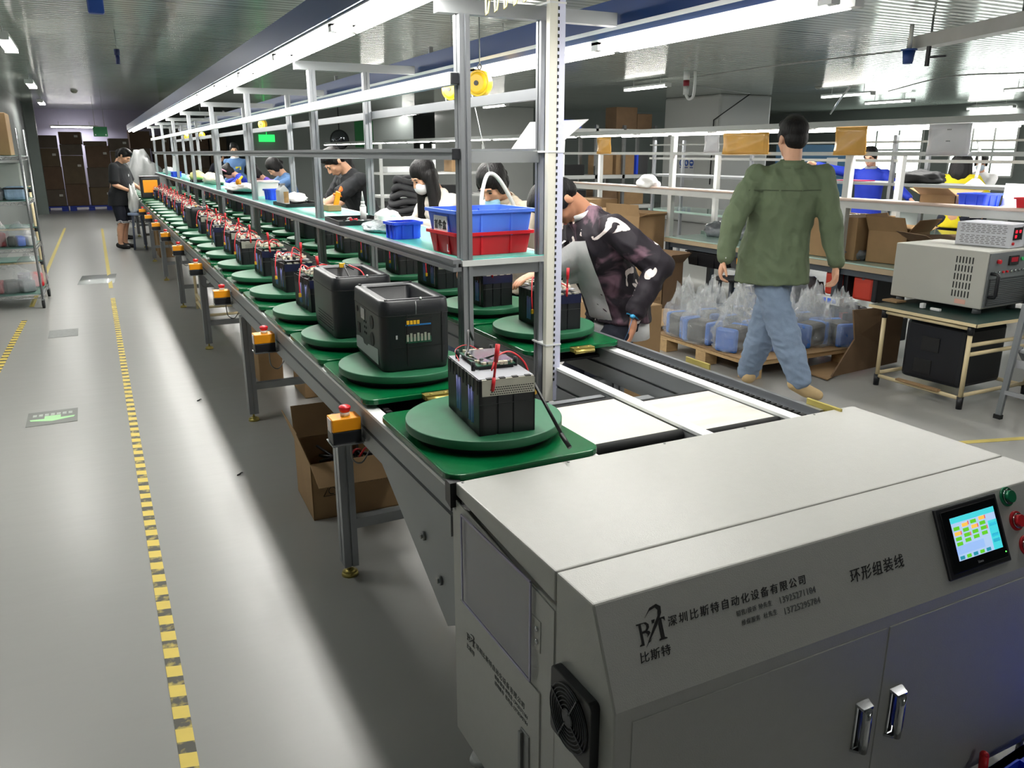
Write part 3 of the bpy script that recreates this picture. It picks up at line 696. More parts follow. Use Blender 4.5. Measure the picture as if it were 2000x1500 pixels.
def pack_detailed():
    t = thing('battery_pack', 'open battery pack with pinkish silver heat sink on the turntable nearest the white cabinet', 'battery pack')
    pack_case(t); nickel(t)
    x, y = PW/2, PD/2
    B().mm((-x+.002,-y+.006,PH-.001),(x-.003,y-.004,PH+.003)).obj('top_sheet', PLATEG, t, bev=.001)
    B().box((.004,.035,PH+.0075),(.098,.165,.009),rz=.0).obj('foam_pad', BLACKM, t)
    p = B().box((.004,.035,PH+.0135),(.11,.165,.003)).obj('circuit_board', PCB, t)
    B().box((.008,.03,PH+.0225),(.092,.14,.003)).box((.008,.03,PH+.0185),(.088,.13,.002)).obj('heat_sink', SINK, p)
    b = B(); random.seed(3)
    for k in range(34):
        e = random.choice((0,1,2)); 
        px, py = ((-.044+random.random()*.012, -.04+random.random()*.15) if e == 0 else (-.04+random.random()*.09, -.045+random.random()*.008) if e == 1 else (-.04+random.random()*.09, .104+random.random()*.01))
        b.box((px, py, PH+.018), (.004+random.random()*.008, .004+random.random()*.007, .005+random.random()*.006))
    b.obj('board_component', CREAM, p)
    for sx, sy in ((-.062,-.045),(-.062,.1),(.066,-.03),(.05,.125),(-.03,-.02)): B().cyl((sx,sy,PH),(sx,sy,PH+.028),.006,n=6).obj('standoff', BLACKP, t)
    stick(t, -.043, -y-.004, PH-.03, (.16,.10), .125)
    b = B(); b.tube(catmull([(-.036,-.12,PH+.02),(-.01,-.09,PH+.048),(.04,-.06,PH+.05),(.075,-.075,PH+.02),(.087,-.09,PH-.03)], 6), .0024); b.obj('red_wire', WIRER, t)
    b = B(); b.tube(catmull([(-.02,.0,PH+.02),(.03,-.03,PH+.04),(.07,-.05,PH+.03),(.083,-.09,PH-.01)], 6), .003)
    b.cyl((.083,-.09,PH-.01),(.112,-.255,.012),.0048,n=10).cyl((.110,-.245,.018),(.119,-.282,-.008),.0064,n=10); b.obj('black_lead', WIREB, t)
    b = B(); b.tube(catmull([(.01,.175,PH+.035),(-.012,.15,PH+.07),(-.03,.10,PH+.03),(-.05,.06,PH+.016),(-.035,.0,PH+.016)], 6), .004); b.obj('black_lead', WIREB, t)
    b = B(); b.tube(catmull([(.02,.128,PH+.01),(-.02,.14,PH+.03),(-.06,.125,PH+.022),(-.07,.06,PH+.006)], 6), .0013); b.obj('thin_wires', WIRER, t)
    B().box((.088,-.115,.10),(.012,.008,.016),rz=.4).obj('yellow_plug', YCON, t)
    return t
def pack_plain(kind):
    t = thing('battery_pack', 'x', 'battery pack'); x, y = PW/2, PD/2
    pack_case(t, film=kind != 1)
    if kind != 1: 
        b = B()
        for k in range(4): b.mm((-x+.018+k*.036, -y-.001, PH-.004), (-x+.04+k*.036, -y+.02, PH+.004))
        b.obj('nickel_strip', NICK, t)
    else: nickel(t)
    random.seed(40+kind); b = B(); b.box((0,.0,PH+.014),(.13,.235,.003)); p = b.obj('circuit_board', PCB if kind == 0 else PLATEG, t)
    b = B()
    for k in range(60): b.box((-.06+random.random()*.12, -.11+random.random()*.22, PH+.02+random.random()*.006), (.006+random.random()*.014, .006+random.random()*.014, .006+random.random()*.012))
    b.obj('board_component', CREAM, p)
    b = B()
    for k in range(26): b.box((-.06+random.random()*.12, -.11+random.random()*.22, PH+.02), (.006+random.random()*.018, .005+random.random()*.012, .01+random.random()*.014))
    b.obj('black_component', BLACKM, p)
    if kind == 2: B().box((.0,.02,PH+.034),(.09,.13,.004)).obj('heat_sink', SINK, p)
    stick(t, -.03+.02*kind, -y-.002, PH-.01, (.06*(kind-1), .05), .12)
    b = B(); b.tube(catmull([(-.03,-.10,PH+.02),(.0,-.05,PH+.055+.01*kind),(.05,.0,PH+.045),(.07,.08,PH+.02)], 5), .0032, n=6).tube(catmull([(-.06,.02,PH+.02),(-.03,-.04,PH+.05),(.02,-.09,PH+.035),(.03,-.12,PH+.02)], 5), .0028, n=6)
    b.obj('red_wire', WIRER, t)
    b = B(); b.tube(catmull([(-.03,.06,PH+.03),(-.07,.02,PH+.05),(-.098,-.03,PH-.01),(-.104,-.05,PH-.07)], 5), .003, n=6); b.obj('red_lead', WIRER, t)
    B().box((-.105,-.052,PH-.08),(.011,.009,.018),rz=.3).obj('yellow_plug', YCON, t)
    b = B(); b.tube(catmull([(-.05,-.07,PH+.03),(-.085,-.12,PH-.03),(-.105,-.16,.02)], 6), .0028, n=6, r_end=.0034).tube(catmull([(.01,.1,PH+.02),(.0,.06,PH+.06),(.03,.01,PH+.05),(.04,-.03,PH+.025)], 5), .003, n=6); b.obj('black_lead', WIREB, t)
    b = B(); b.tube(catmull([(-.02,.09,PH+.03),(-.05,.05,PH+.045),(-.06,-.01,PH+.03),(-.02,-.06,PH+.035)], 5), .0025, n=6); b.obj('white_wire', WIREW, t)
    return t
pd = pack_detailed(); pd.location = (.925, 1.965, ZD); pd.rotation_euler.z = R(-6)

SHELL = M('station_black_shell', (27,29,33), .4, 0, .06, 60, bump=.06, bscale=400)
GREYL = M('grey_sticker', (166,168,170), .4, 0, .02)
def station(front):
    t = thing('power_station_shell', 'x', 'power station'); w_, d_, h_ = .245, .40, .245
    def rr(w, d, r, z): return [V((x, y, z)) for x, y in rrect(w, d, r, 5)]
    b = B(); b.loft([rr(w_-.014, d_-.014, .03, 0), rr(w_-.006, d_-.006, .032, .012), rr(w_, d_, .034, .05), rr(w_, d_, .034, h_-.055), rr(w_+.002, d_+.002, .034, h_-.052), rr(w_-.004, d_-.004, .034, h_-.004), rr(w_-.012, d_-.012, .032, h_),
        rr(w_-.07, d_-.085, .02, h_), rr(w_-.078, d_-.095, .018, h_-.006), rr(w_-.078, d_-.095, .018, h_-.09)], caps=True); b.obj('shell', SHELL, t)
    b = B(); b.loft([rr(w_+.001, d_+.001, .034, h_-.053), rr(w_+.0035, d_+.0035, .034, h_-.051), rr(w_+.001, d_+.001, .034, h_-.049)], caps=False); b.obj('seam_band', BLACKM, t)
    x, y = w_/2, d_/2
    for sy in (-1, 1):
        b = B(); b.prism([(-x+.018, sy*(y-.012), h_+.0005), (x-.018, sy*(y-.012), h_+.0005), (x-.03, sy*(y-.05), h_-.006), (-x+.03, sy*(y-.05), h_-.006)], (0,0,.003)); b.obj('rim_pad', BLACKP, t, bev=.001)
        for sx in (-1, 1): B().cyl((sx*(x-.025), sy*(y-.02), h_+.002), (sx*(x-.025), sy*(y-.02), h_+.0045), .006, n=12).obj('screw_hole', BLACKM, t)
    B().ball((.02,-y+.006,h_+.004),.0045,n=8,m=6).obj('white_dot', WHITEP, t)
    if front:
        # near face: opening with the boards inside
        o = B().mm((-.04,-y-.0008,.095),(.055,-y+.004,.185)).obj('opening', BLACKM, t)
        B().mm((-.038,-y-.002,.098),(.052,-y-.0005,.118)).obj('lower_board', PCB, o)
        b = B()
        for k in range(7): b.mm((-.036+k*.0125,-y-.004,.104),(-.028+k*.0125,-y-.001,.128+.004*(k % 2)))
        b.obj('board_component', NICK, o)
        B().mm((-.038,-y-.002,.158),(.052,-y-.0005,.163)).obj('upper_board', M('blue_circuit_board', (40,110,170), .4), o)
        b = B()
        for k in range(4): b.mm((-.034+k*.012,-y-.004,.163),(-.025+k*.012,-y-.001,.176))
        b.obj('board_component', YCON, o)
        B().mm((-.034,-y-.0028,.02),(-.031,-y-.001,.2)).mm((.09,-y-.0028,.02),(.093,-y-.001,.2)).mm((-.08,-y-.0015,.083),(.1,-y-.0005,.085)).obj('panel_groove', BLACKM, t)
        B().mm((-.073,-y-.002,.115),(-.067,-y,.128)).obj('small_icon', GREYL, t)
        B().tube([(.0,-y-.001,h_-.05),(.001,-y-.0015,h_-.02),(.0,-y-.001,h_-.004)], .0008).obj('white_thread', WHITEP, t)
        # left face: sockets, display, grey sticker
        X = -x
        dsp_ = B().mm((X-.002,.02,.145),(X+.002,.075,.185)).obj('display_window', M('pale_display', (142,146,150), .2), t)
        for yy, zz in ((-.075,.155),(-.075,.095)):
            B().cyl((X-.002,yy,zz),(X+.002,yy,zz),.024,n=24).obj('socket', BLACKM, t)
        for k in range(6): B().cyl((X-.002,.03-.022*(k % 2),.10+.02*(k//2)),(X+.002,.03-.022*(k % 2),.10+.02*(k//2)),.0045,n=10).obj('port', BLACKM, t)
        B().mm((X-.002,.10,.085),(X+.002,.135,.12)).obj('port', BLACKM, t)
        B().cyl((X-.002,.13,.17),(X+.002,.13,.17),.011,n=14).obj('port', BLACKM, t)
        b = B(); b.prism([(X-.0015, yy, zz) for yy, zz in ((-.15,.02),(.165,.02),(.165,.062),(.12,.07),(.06,.07),(.045,.055),(.0,.055),(-.015,.066),(-.15,.075))], (.002,0,0)); b.obj('grey_panel', GREYL, t)
    else:
        b = B()
        for k in range(5): b.mm((-x-.001,-.16,.03+.012*k),(-x+.001,.10,.034+.012*k))
        b.obj('vent_slot', BLACKM, t)
        B().tube(catmull([(.02,.0,h_-.09),(-.005,.02,h_-.02),(.0,.10,h_+.012),(.04,.1,h_-.01)], 6), .003).obj('black_lead', WIREB, t)
        B().tube(catmull([(.06,-.06,h_-.08),(.05,.0,h_-.01),(.02,.1,h_+.01)], 6), .003).obj('red_lead', WIRER, t)
        B().box((-.005,.125,h_+.008),(.022,.018,.018)).obj('yellow_plug', YCON, t)
    return t
st1 = station(True); st1.location = (.935, 2.745, ZD); st1.rotation_euler.z = R(-3); tag(st1, 'black power station shell with sockets and grey panel, second turntable, left lane')
st2 = station(False); st2.location = (.925, 3.33, ZD); st2.rotation_euler.z = R(-2); tag(st2, 'empty black power station shell, open top with yellow plug, behind the shell with sockets')
protos = [pack_plain(k) for k in range(3)]; used = [False]*3; sused = False
random.seed(21)
def put(kind, loc, rz, label, group):
    o = protos[kind]
    if not used[kind]: used[kind] = True; o.location = loc; o.rotation_euler.z = rz; tag(o, label, None, group); return o
    return dup(o, loc, rz, label, group)
G1, G2 = 'battery packs on the left lane', 'battery packs on the right lane'
SPECIAL = {3: 0, 4: 2, 5: 0, 6: 1}
for i in range(3, len(LY)-1):
    y = LY[i]; n = ORD[i]
    if i == 11: s_ = dup(st2, (LX+.005, y, ZD), R(4), 'small black shell standing among the red wired packs, twelfth turntable of the left lane', 'power station shells'); s_.scale = (.85,.7,.8); continue
    if i == 21: continue
    dx = {3: .0, 4: .01}.get(i, random.uniform(-.02, .03)) + (.05 if i > 12 else 0)
    put(SPECIAL.get(i, i % 3), (LX+dx, y+random.uniform(-.02,.02), ZD), R(random.uniform(-5, 6)), 'red wired battery pack, %s turntable from the white cabinet, left lane' % n, G1)
for i in range(len(RY)-2):
    y = RY[i]; n = ORD[i]
    if i in (7, 13, 19):
        s_ = dup(st2, (RXC, y, ZD), R(3), 'black shell under the shelf on the %s turntable, right lane' % n, 'power station shells'); s_.scale = (.9,.75,.85); continue
    lab = 'battery pack with red lead at the bending man\'s hand, right lane' if i == 0 else 'battery pack on the %s turntable from the cabinet, right lane' % n
    put((2, 0, 1)[i % 3], (RXC + (.015 if i == 0 else 0), y+(-.02 if i == 0 else 0), ZD), R(random.uniform(-4, 5)-(4 if i == 0 else 0)), lab, G2)
# tall black shell with a yellow panel at the far worker
t = thing('power_station_shell', 'black power station shell with a yellow front panel beside the far worker in black', 'power station', (LX-.06, LY[21], ZD)); 
B().box((0,0,.17),(.30,.26,.34),bev=.02).obj('shell', SHELL, t); B().box((0,-.131,.19),(.22,.006,.20),bev=.003).obj('yellow_panel', YELP, t); B().box((0,0,.345),(.31,.27,.012)).obj('rim', BLACKP, t)

# ------------------------------------------------------------------ emergency stop boxes along the outer rail
def estop():
    t = thing('emergency_stop_box', 'x', 'emergency stop')
    B().mm((-.052,-.045,-.062),(.052,.04,-.058)).mm((.03,-.03,-.062),(.065,.03,-.055)).obj('bracket', STEEL, t)
    B().box((0,0,-.037),(.096,.07,.042),bev=.003).obj('base', BLACKP, t)
    B().box((0,0,.006),(.096,.07,.044),bev=.003).obj('cover', YELP, t)
    B().mm((-.0495,-.022,-.02),(-.048,.022,.024)).obj('sticker', M('white_red_sticker', (232,222,222), .5), t)
    b = B(); b.cyl((.005,0,.028),(.005,0,.042),.0155,n=18); s = b.obj('button_collar', WHITEP, t)
    b = B(); b.cyl((.005,0,.042),(.005,0,.056),.016,.020,n=20).ball((.005,0,.056),(.0205,.0205,.009),n=20,m=8); b.obj('red_button', REDP, t)
    B().tube(catmull([(.02,.0,-.06),(.03,.03,-.14),(.07,.06,-.17),(.11,.08,-.13)], 5), .003, n=6).obj('cable', M('grey_cable', (120,120,118), .5), t)
    return t
e0 = estop()
for k in range(9):
    y = 2.50+1.415*k; lab = 'orange and black emergency stop box with red button, %s along the conveyor rail' % (ORD[k] if k else 'nearest')
    if k == 0: e0.location = (.645, y, .74); tag(e0, lab, None, 'emergency stop boxes')
    else: dup(e0, (.645, y, .74), 0, lab, 'emergency stop boxes')
# ------------------------------------------------------------------ people
def blob(b, name, mat, parent, voxel, it=4, fac=.5, fold=0.0, fs=(9,9,4)):
    me = bpy.data.meshes.new(name); b.bm.to_mesh(me); b.bm.free()
    o = bpy.data.objects.new(name, me); COL.objects.link(o)
    r = o.modifiers.new('r', 'REMESH'); r.mode = 'VOXEL'; r.voxel_size = voxel
    if it: s = o.modifiers.new('s', 'SMOOTH'); s.iterations = it; s.factor = fac
    me2 = bpy.data.meshes.new_from_object(o.evaluated_get(bpy.context.evaluated_depsgraph_get()))
    bpy.data.objects.remove(o); bpy.data.meshes.remove(me)
    if fold:
        me2.update(); out = []
        for v in me2.vertices:
            q = V((v.co.x*fs[0], v.co.y*fs[1], v.co.z*fs[2])); n1 = mnoise.noise(q+V((3.1,1.7,.4)))*1.0; n2 = mnoise.noise(V((q.x*1.6+q.z*1.3, q.y*1.6-q.z*.9, q.z*2.6)))
            out.append(v.co+v.normal*fold*((1-abs(n1)*2.2)*.6+(1-abs(n2)*2.4)*.6-.5))
        for v, c in zip(me2.vertices, out): v.co = c
    me2.materials.clear(); me2.materials.append(mat)
    me2.polygons.foreach_set('use_smooth', [True]*len(me2.polygons))
    o = bpy.data.objects.new(name, me2); COL.objects.link(o)
    if parent is not None: o.parent = parent
    return o
def limb(b, pts, rs, n=14):
    pts = [V(p) for p in pts]
    for i in range(len(pts)-1): b.cyl(pts[i], pts[i+1], rs[i], rs[i+1], n=n)
    for p, r_ in zip(pts, rs): b.ball(p, r_, n=n, m=10)
def ik(a, c, l1, l2, pole):
    a, c = V(a), V(c); d = c-a; L = min(d.length, (l1+l2)*.999); d.normalize(); c = a+d*L
    x = (l1*l1-l2*l2+L*L)/(2*L); h_ = math.sqrt(max(0, l1*l1-x*x))
    pl = V(pole); pl = pl-d*pl.dot(d); pl = pl.normalized() if pl.length > 1e-5 else d.orthogonal().normalized()
    return a+d*x+pl*h_, c
def hand(b, wr, d, palm, s=1.0, curl=.5, side=1, fr=.0085):
    # palm and five separate bent fingers; d points along the hand, palm out of its inside
    d = V(d).normalized(); pl = V(palm); pl = (pl-d*pl.dot(d)).normalized(); sd = d.cross(pl)*side
    c = wr+d*.05*s
    m = MX((sd, d, pl)).transposed()
    b.ball(c, (.040*s, .052*s, .019*s), rot=m, n=14, m=10)
    b.box(wr+d*.06*s, (.070*s, .062*s, .024*s), rot=m, bev=.006*s)
    for k, (L, off) in enumerate(((.066,.031),(.074,.011),(.069,-.010),(.054,-.029))):
        p = wr+d*.088*s+sd*off*s; q = d; pts = [p-d*.012*s, p]
        for j, f in enumerate((.42,.33,.25)):
            a = curl*(.55+.5*j); q = (q*math.cos(a)+pl*math.sin(a)).normalized(); p = p+q*L*f*s; pts.append(p)
        limb(b, pts, [fr*1.1*s, fr*1.1*s, fr*s, fr*.92*s, fr*.8*s], n=10)
    p = wr+d*.025*s+sd*.032*s; t = (d*.65+sd*.75+pl*.35).normalized()
    t2 = (d*.95+sd*.15+pl*.5*curl).normalized()
    limb(b, [p, p+t*.034*s, p+t*.034*s+t2*.028*s, p+t*.034*s+t2*.05*s], [fr*1.5*s, fr*1.3*s, fr*1.1*s, fr*.9*s], n=10)
def rotd(F, Rr, yaw, pitch, roll=0.0):   # head frame: yaw right, pitch down
    f = F*math.cos(yaw)+Rr*math.sin(yaw); r = Rr*math.cos(yaw)-F*math.sin(yaw)
    f2 = f*math.cos(pitch)-V((0,0,1))*math.sin(pitch); u = V((0,0,1))*math.cos(pitch)+f*math.sin(pitch)
    r2 = r*math.cos(roll)+u*math.sin(roll); u2 = u*math.cos(roll)-r*math.sin(roll)
    return r2, f2, u2
def person(label, xy, yaw, h=1.68, lean=0.0, hy=0.0, hp=0.0, hr=0.0, hands=None, palms=None, feet=None, wide=1.0, belly=0.0, slean=0.0,
           top=None, sleeve='long', low=None, shorts=False, shoe=None, hair=HAIR, hstyle='short', skin=SKIN, vox=.011, face=True, collar=None, hem=.12, loose=1.0, curl=.6, zoff=0.0, group=None, hipz=None, legw=1.0):
    s = h/1.70; yaw = R(yaw); lean = R(lean)
    F = V((math.sin(yaw), math.cos(yaw), 0)); Rr = V((math.cos(yaw), -math.sin(yaw), 0)); UZ = V((0,0,1))
    base = V((xy[0], xy[1], zoff))
    t = thing('person', label, 'person', base, 0, group)
    def P(v): return V(v)-base                  # world to local
    pel = base+UZ*(.93*s if hipz is None else hipz)
    sp = (UZ*math.cos(lean)+F*math.sin(lean)+Rr*math.sin(R(slean))).normalized(); ch = (F*math.cos(lean)-UZ*math.sin(lean)).normalized()
    neck = pel+sp*.52*s
    r_, f_, u_ = rotd(F, Rr, R(hy), R(hp), R(hr))
    nd = (sp*.55+u_*.35+f_*.25).normalized()
    hc = neck+nd*.125*s+u_*.03*s+f_*.015*s
    hm = MX((r_, f_, u_)).transposed()
    H = lambda x, y, z: P(hc+r_*x*s+f_*y*s+u_*z*s)
    shw = .178*s*wide
    sh = [neck-sp*.078*s-Rr*shw, neck-sp*.078*s+Rr*shw]
    if hands is None: hands = (pel-Rr*.26*s+F*.05*s-UZ*.05*s, pel+Rr*.26*s+F*.05*s-UZ*.05*s)
    elb = []; wrs = []
    for i in (0, 1):
        sd = -1 if i == 0 else 1
        tgt = V(hands[i]); 
        e, w_ = ik(sh[i], tgt, .285*s, .255*s, -UZ*1.0+Rr*sd*.55-F*.35); elb.append(e); wrs.append(w_)
    if feet is None: feet = (base-Rr*.11*s, base+Rr*.11*s)
    hip = [pel-Rr*.085*s-UZ*.02*s, pel+Rr*.085*s-UZ*.02*s]; kn = []; an = []
    for i in (0, 1):
        a = V(feet[i])+UZ*.085*s; k, a = ik(hip[i], a, .425*s, .415*s, F); kn.append(k); an.append(a)
    # body: one continuous surface
    b = B()
    limb(b, [P(pel), P(pel+sp*.25*s), P(neck-sp*.14*s)], [.11*s, .105*s, .085*s])
    limb(b, [P(neck-sp*.05*s), P(neck+nd*.03*s), P(hc-u_*.04*s-f_*.02*s)], [.068*s, .054*s, .056*s])
    b.ball(H(0,-.012,.028), (.073*s,.093*s,.088*s), rot=hm, n=20, m=14)
    b.ball(H(0,.022,-.03), (.060*s,.070*s,.082*s), rot=hm, n=18, m=12)
    b.ball(H(0,.050,-.088), (.034*s,.032*s,.026*s), rot=hm)
    b.ball(H(0,.081,.022), (.046*s,.014*s,.011*s), rot=hm)
    b.cyl(H(0,.084,.012), H(0,.108,-.034), .008*s, .013*s); b.ball(H(0,.104,-.034), (.016*s,.013*s,.011*s), rot=hm)
    b.ball(H(0,.084,-.062), (.024*s,.012*s,.006*s), rot=hm); b.ball(H(0,.083,-.074), (.021*s,.012*s,.007*s), rot=hm)
    for q in (-1, 1):
        b.ball(H(q*.074,-.012,-.012), (.010*s,.020*s,.031*s), rot=hm); b.ball(H(q*.036,.055,-.03), (.022*s,.022*s,.02*s), rot=hm)
    for i in (0, 1):
        limb(b, [P(sh[i]), P(elb[i]), P((elb[i]*.65+wrs[i]*.35)), P(wrs[i])], [.046*s, .038*s, .038*s, .026*s])
        fd = (wrs[i]-elb[i]).normalized(); pm = V(palms[i]) if palms else (-UZ*.6+Rr*(.8 if i == 0 else -.8))
        if palms and len(palms) > 2: fd = V(palms[2+i])
        hand(b, P(wrs[i]), fd, pm, s, curl, side=(1 if i == 0 else -1))
        limb(b, [P(hip[i]), P(kn[i]), P(kn[i]*.6+an[i]*.4-F*.02*s), P(an[i])], [.085*s, .058*s, .056*s, .038*s])
        limb(b, [P(an[i]), P(an[i]+F*.06*s-UZ*.045*s), P(an[i]+F*.14*s-UZ*.058*s)], [.038*s, .032*s, .022*s])
    body = blob(b, 'body', skin, t, vox, 3)
    if face:
        for q in (-1, 1):
            B().ball(H(q*.031,.0865,.002), (.0125*s,.006*s,.0055*s), rot=hm).obj('eye', BLACKM, t)
            B().ball(H(q*.032,.0875,.025), (.019*s,.006*s,.004*s), rot=hm).obj('eyebrow', HAIR, t)
        B().ball(H(0,.0945,-.068), (.019*s,.004*s,.0035*s), rot=hm).obj('lips', M('lips', (172,96,88), .5), t)
    # hair
    b = B()
    if hstyle == 'short':
        b.ball(H(0,-.02,.043), (.083*s,.100*s,.086*s), rot=hm, n=20, m=14); b.ball(H(0,-.055,-.008), (.072*s,.058*s,.07*s), rot=hm); b.ball(H(0,.055,.082), (.062*s,.036*s,.034*s), rot=hm)
        for q in (-1, 1): b.ball(H(q*.068,.008,.015), (.014*s,.034*s,.04*s), rot=hm)
        b.ball(H(.02,.02,.115), (.05*s,.07*s,.025*s), rot=hm)
    else:
        b.ball(H(0,-.018,.043), (.087*s,.104*s,.09*s), rot=hm, n=20, m=14); b.ball(H(0,-.05,-.02), (.08*s,.062*s,.085*s), rot=hm)
        for q in (-1, 1): b.ball(H(q*.072,.01,.0), (.016*s,.05*s,.07*s), rot=hm)
        if hstyle == 'long':
            for k in range(11):
                a = -1.35+2.7*k/10; p = hc-f_*.06*s*math.cos(a)+r_*.075*s*math.sin(a); q = p-UZ*(.36+.04*math.sin(3*k))*s-F*.05*math.cos(a)*s+Rr*.03*math.sin(a)*s
                limb(b, [P(p), P((p+q)/2-F*.02*s), P(q)], [.042*s, .044*s, .022*s])
        if hstyle == 'tail':
            p = hc-f_*.105*s+u_*.0*s; b.ball(P(p), .03*s)
            limb(b, [P(p), P(p-f_*.05*s-UZ*.05*s), P(p-f_*.05*s-UZ*.2*s)], [.026*s, .03*s, .012*s])
        if hstyle == 'bun': b.ball(H(0,-.105,.06), .045*s)
    blob(b, 'hair', hair, t, max(.007, vox*.9), 3)
    # top
    b = B(); lo = loose
    sec = [(-hem, .176, .130), (.0, .168, .122), (.12, .150, .112), (.26, .158*wide, .118), (.38, .176*wide, .116), (.455, .168*wide, .096), (.505, .085, .072)]
    rings = []
    for d_, rx, ry in sec:
        c = pel+sp*d_*s+(ch*(.02+belly*max(0, 1-abs(d_-.12)/.22))*s); ax, ay = (Rr, ch) if d_ > -.02 else (Rr, F)
        if d_ < 0: c = pel-UZ*(-d_)*s+F*.015*s
        rings.append([P(c+ax*math.cos(a)*rx*s*lo+ay*math.sin(a)*(ry+belly*.5*max(0, 1-abs(d_-.12)/.22))*s*lo) for a in [2*PI*k/24 for k in range(24)]])
    b.loft(rings); b.ball(P(neck-sp*.035*s), (.095*s,.082*s,.048*s), rot=MX((Rr, ch, sp)).transposed(), n=18)
    for i in (0, 1): limb(b, [P(neck-sp*.012*s+(sh[i]-neck)*.22), P(neck-sp*.025*s+(sh[i]-neck)*.6), P(sh[i]+sp*.005*s)], [.052*s, .056*s, .058*s*lo])
    for i in (0, 1):
        if sleeve == 'long': limb(b, [P(sh[i]), P(sh[i]*.6+elb[i]*.4), P(elb[i]), P(elb[i]*.1+wrs[i]*.9)], [.060*s*lo, .062*s*lo, .054*s*lo, .041*s*lo])
        elif sleeve == 'short':
            e = sh[i]*.25+elb[i]*.75; limb(b, [P(sh[i]), P(e)], [.063*s*lo, .066*s*lo]); b.cyl(P(e), P(sh[i]*.12+elb[i]*.88), .066*s*lo, .068*s*lo)
    shirt = blob(b, 'top', top, t, max(.008, vox), 4, fold=.011 if vox < .009 else 0.0)
    if collar:
        b = B(); rr = []
        for d_, k in ((-.012,.078),(.036,.069)):
            c = neck-sp*.012*s+nd*d_*s; rr.append([P(c+Rr*math.cos(a)*k*s+ch*math.sin(a)*k*1.02*s) for a in [2*PI*j/20 for j in range(20)]])
        rr += [[p+(V((0,0,0))) for p in q] for q in ()]
        b.loft(rr, caps=False); 
        for f in b.bm.faces: f.smooth = True
        o = b.obj('collar', collar, t); md = o.modifiers.new('t', 'SOLIDIFY'); md.thickness = .006
    # trousers or shorts, shoes
    b = B(); b.ball(P(pel+UZ*.01*s), (.145*s,.105*s,.10*s), rot=MX((Rr, F, UZ)).transposed())
    for i in (0, 1):
        if shorts: e = hip[i]*.06+kn[i]*.94; limb(b, [P(hip[i]), P(e)], [.105*s, .095*s]); b.cyl(P(e), P(e-UZ*.06*s), .095*s, .1*s)
        else: limb(b, [P(hip[i]), P(kn[i]), P(kn[i]*.6+an[i]*.4-F*.015*s), P(an[i]+UZ*.02*s)], [.092*s, .078*s*legw, .076*s*legw, .060*s*legw])
    blob(b, 'shorts' if shorts else 'trousers', low, t, max(.009, vox), 4, fold=.009 if vox < .009 else 0.0, fs=(8,8,8))
    for i in (0, 1):
        fd = (feet[2+i] if len(feet) > 2 else F); fd = V(fd).normalized(); b = B()
        limb(b, [P(an[i]-UZ*.02*s-fd*.03*s), P(an[i]-UZ*.045*s+fd*.05*s), P(an[i]-UZ*.052*s+fd*.13*s)], [.048*s, .044*s, .036*s])
        blob(b, 'shoe', shoe, t, .012, 3)
    return t, dict(P=P, H=H, hm=hm, hc=hc, F=F, R=Rr, neck=neck, sp=sp, ch=ch, sh=sh, elb=elb, wrs=wrs, pel=pel, s=s, r=r_, f=f_, u=u_, an=an, kn=kn, hip=hip)
def cloth(n, c, r=.8, bump=.5, bs=14, var=.08): return M(n, c, r, 0, var, 9, bump=bump, bscale=bs)
DEN = cloth('blue_jeans', (126,144,168), .85, .7, 16, .12); DENJ = cloth('denim_jacket', (76,108,150), .85, .7, 16, .12)
BLKT = cloth('black_cotton', (26,28,32), .85); NAVY = cloth('navy_trousers', (22,26,40), .85); OLIVE = cloth('olive_green_shirt', (98,112,86), .8, .9, 9, .12)
CREAMC = cloth('cream_cotton', (226,218,208), .85); HOOD = cloth('beige_hoodie', (196,184,166), .9); YELC = cloth('yellow_polo', (222,204,26), .8); BLUEC = cloth('royal_blue_jacket', (26,52,176), .75)
WSH = cloth('white_shirt_cotton', (228,228,228), .8); SHO = M('black_shoe', (26,26,28), .5); SHB = M('beige_suede_boot', (196,170,126), .8); SHW = M('white_shoe', (214,212,208), .5)
MASK = M('white_face_mask', (232,232,236), .7); MASKB = M('blue_face_mask', (150,200,224), .7)
def jacket_mat():
    m = M('printed_bomber_jacket', (27,20,30), .75, 0, .1, 8, bump=.5, bscale=11); nt, p = nodes(m)
    tc = nt.nodes.new('ShaderNodeTexCoord')
    def layer(scale, lo, hi, col, dist, prev, off):
        mp = nt.nodes.new('ShaderNodeMapping'); mp.inputs['Location'].default_value = off; nt.links.new(tc.outputs['Object'], mp.inputs[0])
        n = nt.nodes.new('ShaderNodeTexNoise'); n.inputs['Scale'].default_value = scale; n.inputs['Detail'].default_value = 3; n.inputs['Distortion'].default_value = dist; nt.links.new(mp.outputs[0], n.inputs[0])
        r_ = nt.nodes.new('ShaderNodeMapRange'); r_.inputs[1].default_value = lo; r_.inputs[2].default_value = hi; nt.links.new(n.outputs[0], r_.inputs[0])
        x = nt.nodes.new('ShaderNodeMix'); x.data_type = 'RGBA'; x.inputs[7].default_value = (*lin(col), 1); nt.links.new(r_.outputs[0], x.inputs[0]); nt.links.new(prev, x.inputs[6]); return x.outputs[2]
    s_ = p.inputs['Base Color'].links[0].from_socket
    s_ = layer(5.5, .54, .66, (112,84,98), 1.2, s_, (3,1,0)); s_ = layer(5.0, .625, .635, (232,220,216), 2.2, s_, (0,2,5))
    nt.links.new(s_, p.inputs['Base Color']); return m
PRINT = jacket_mat()

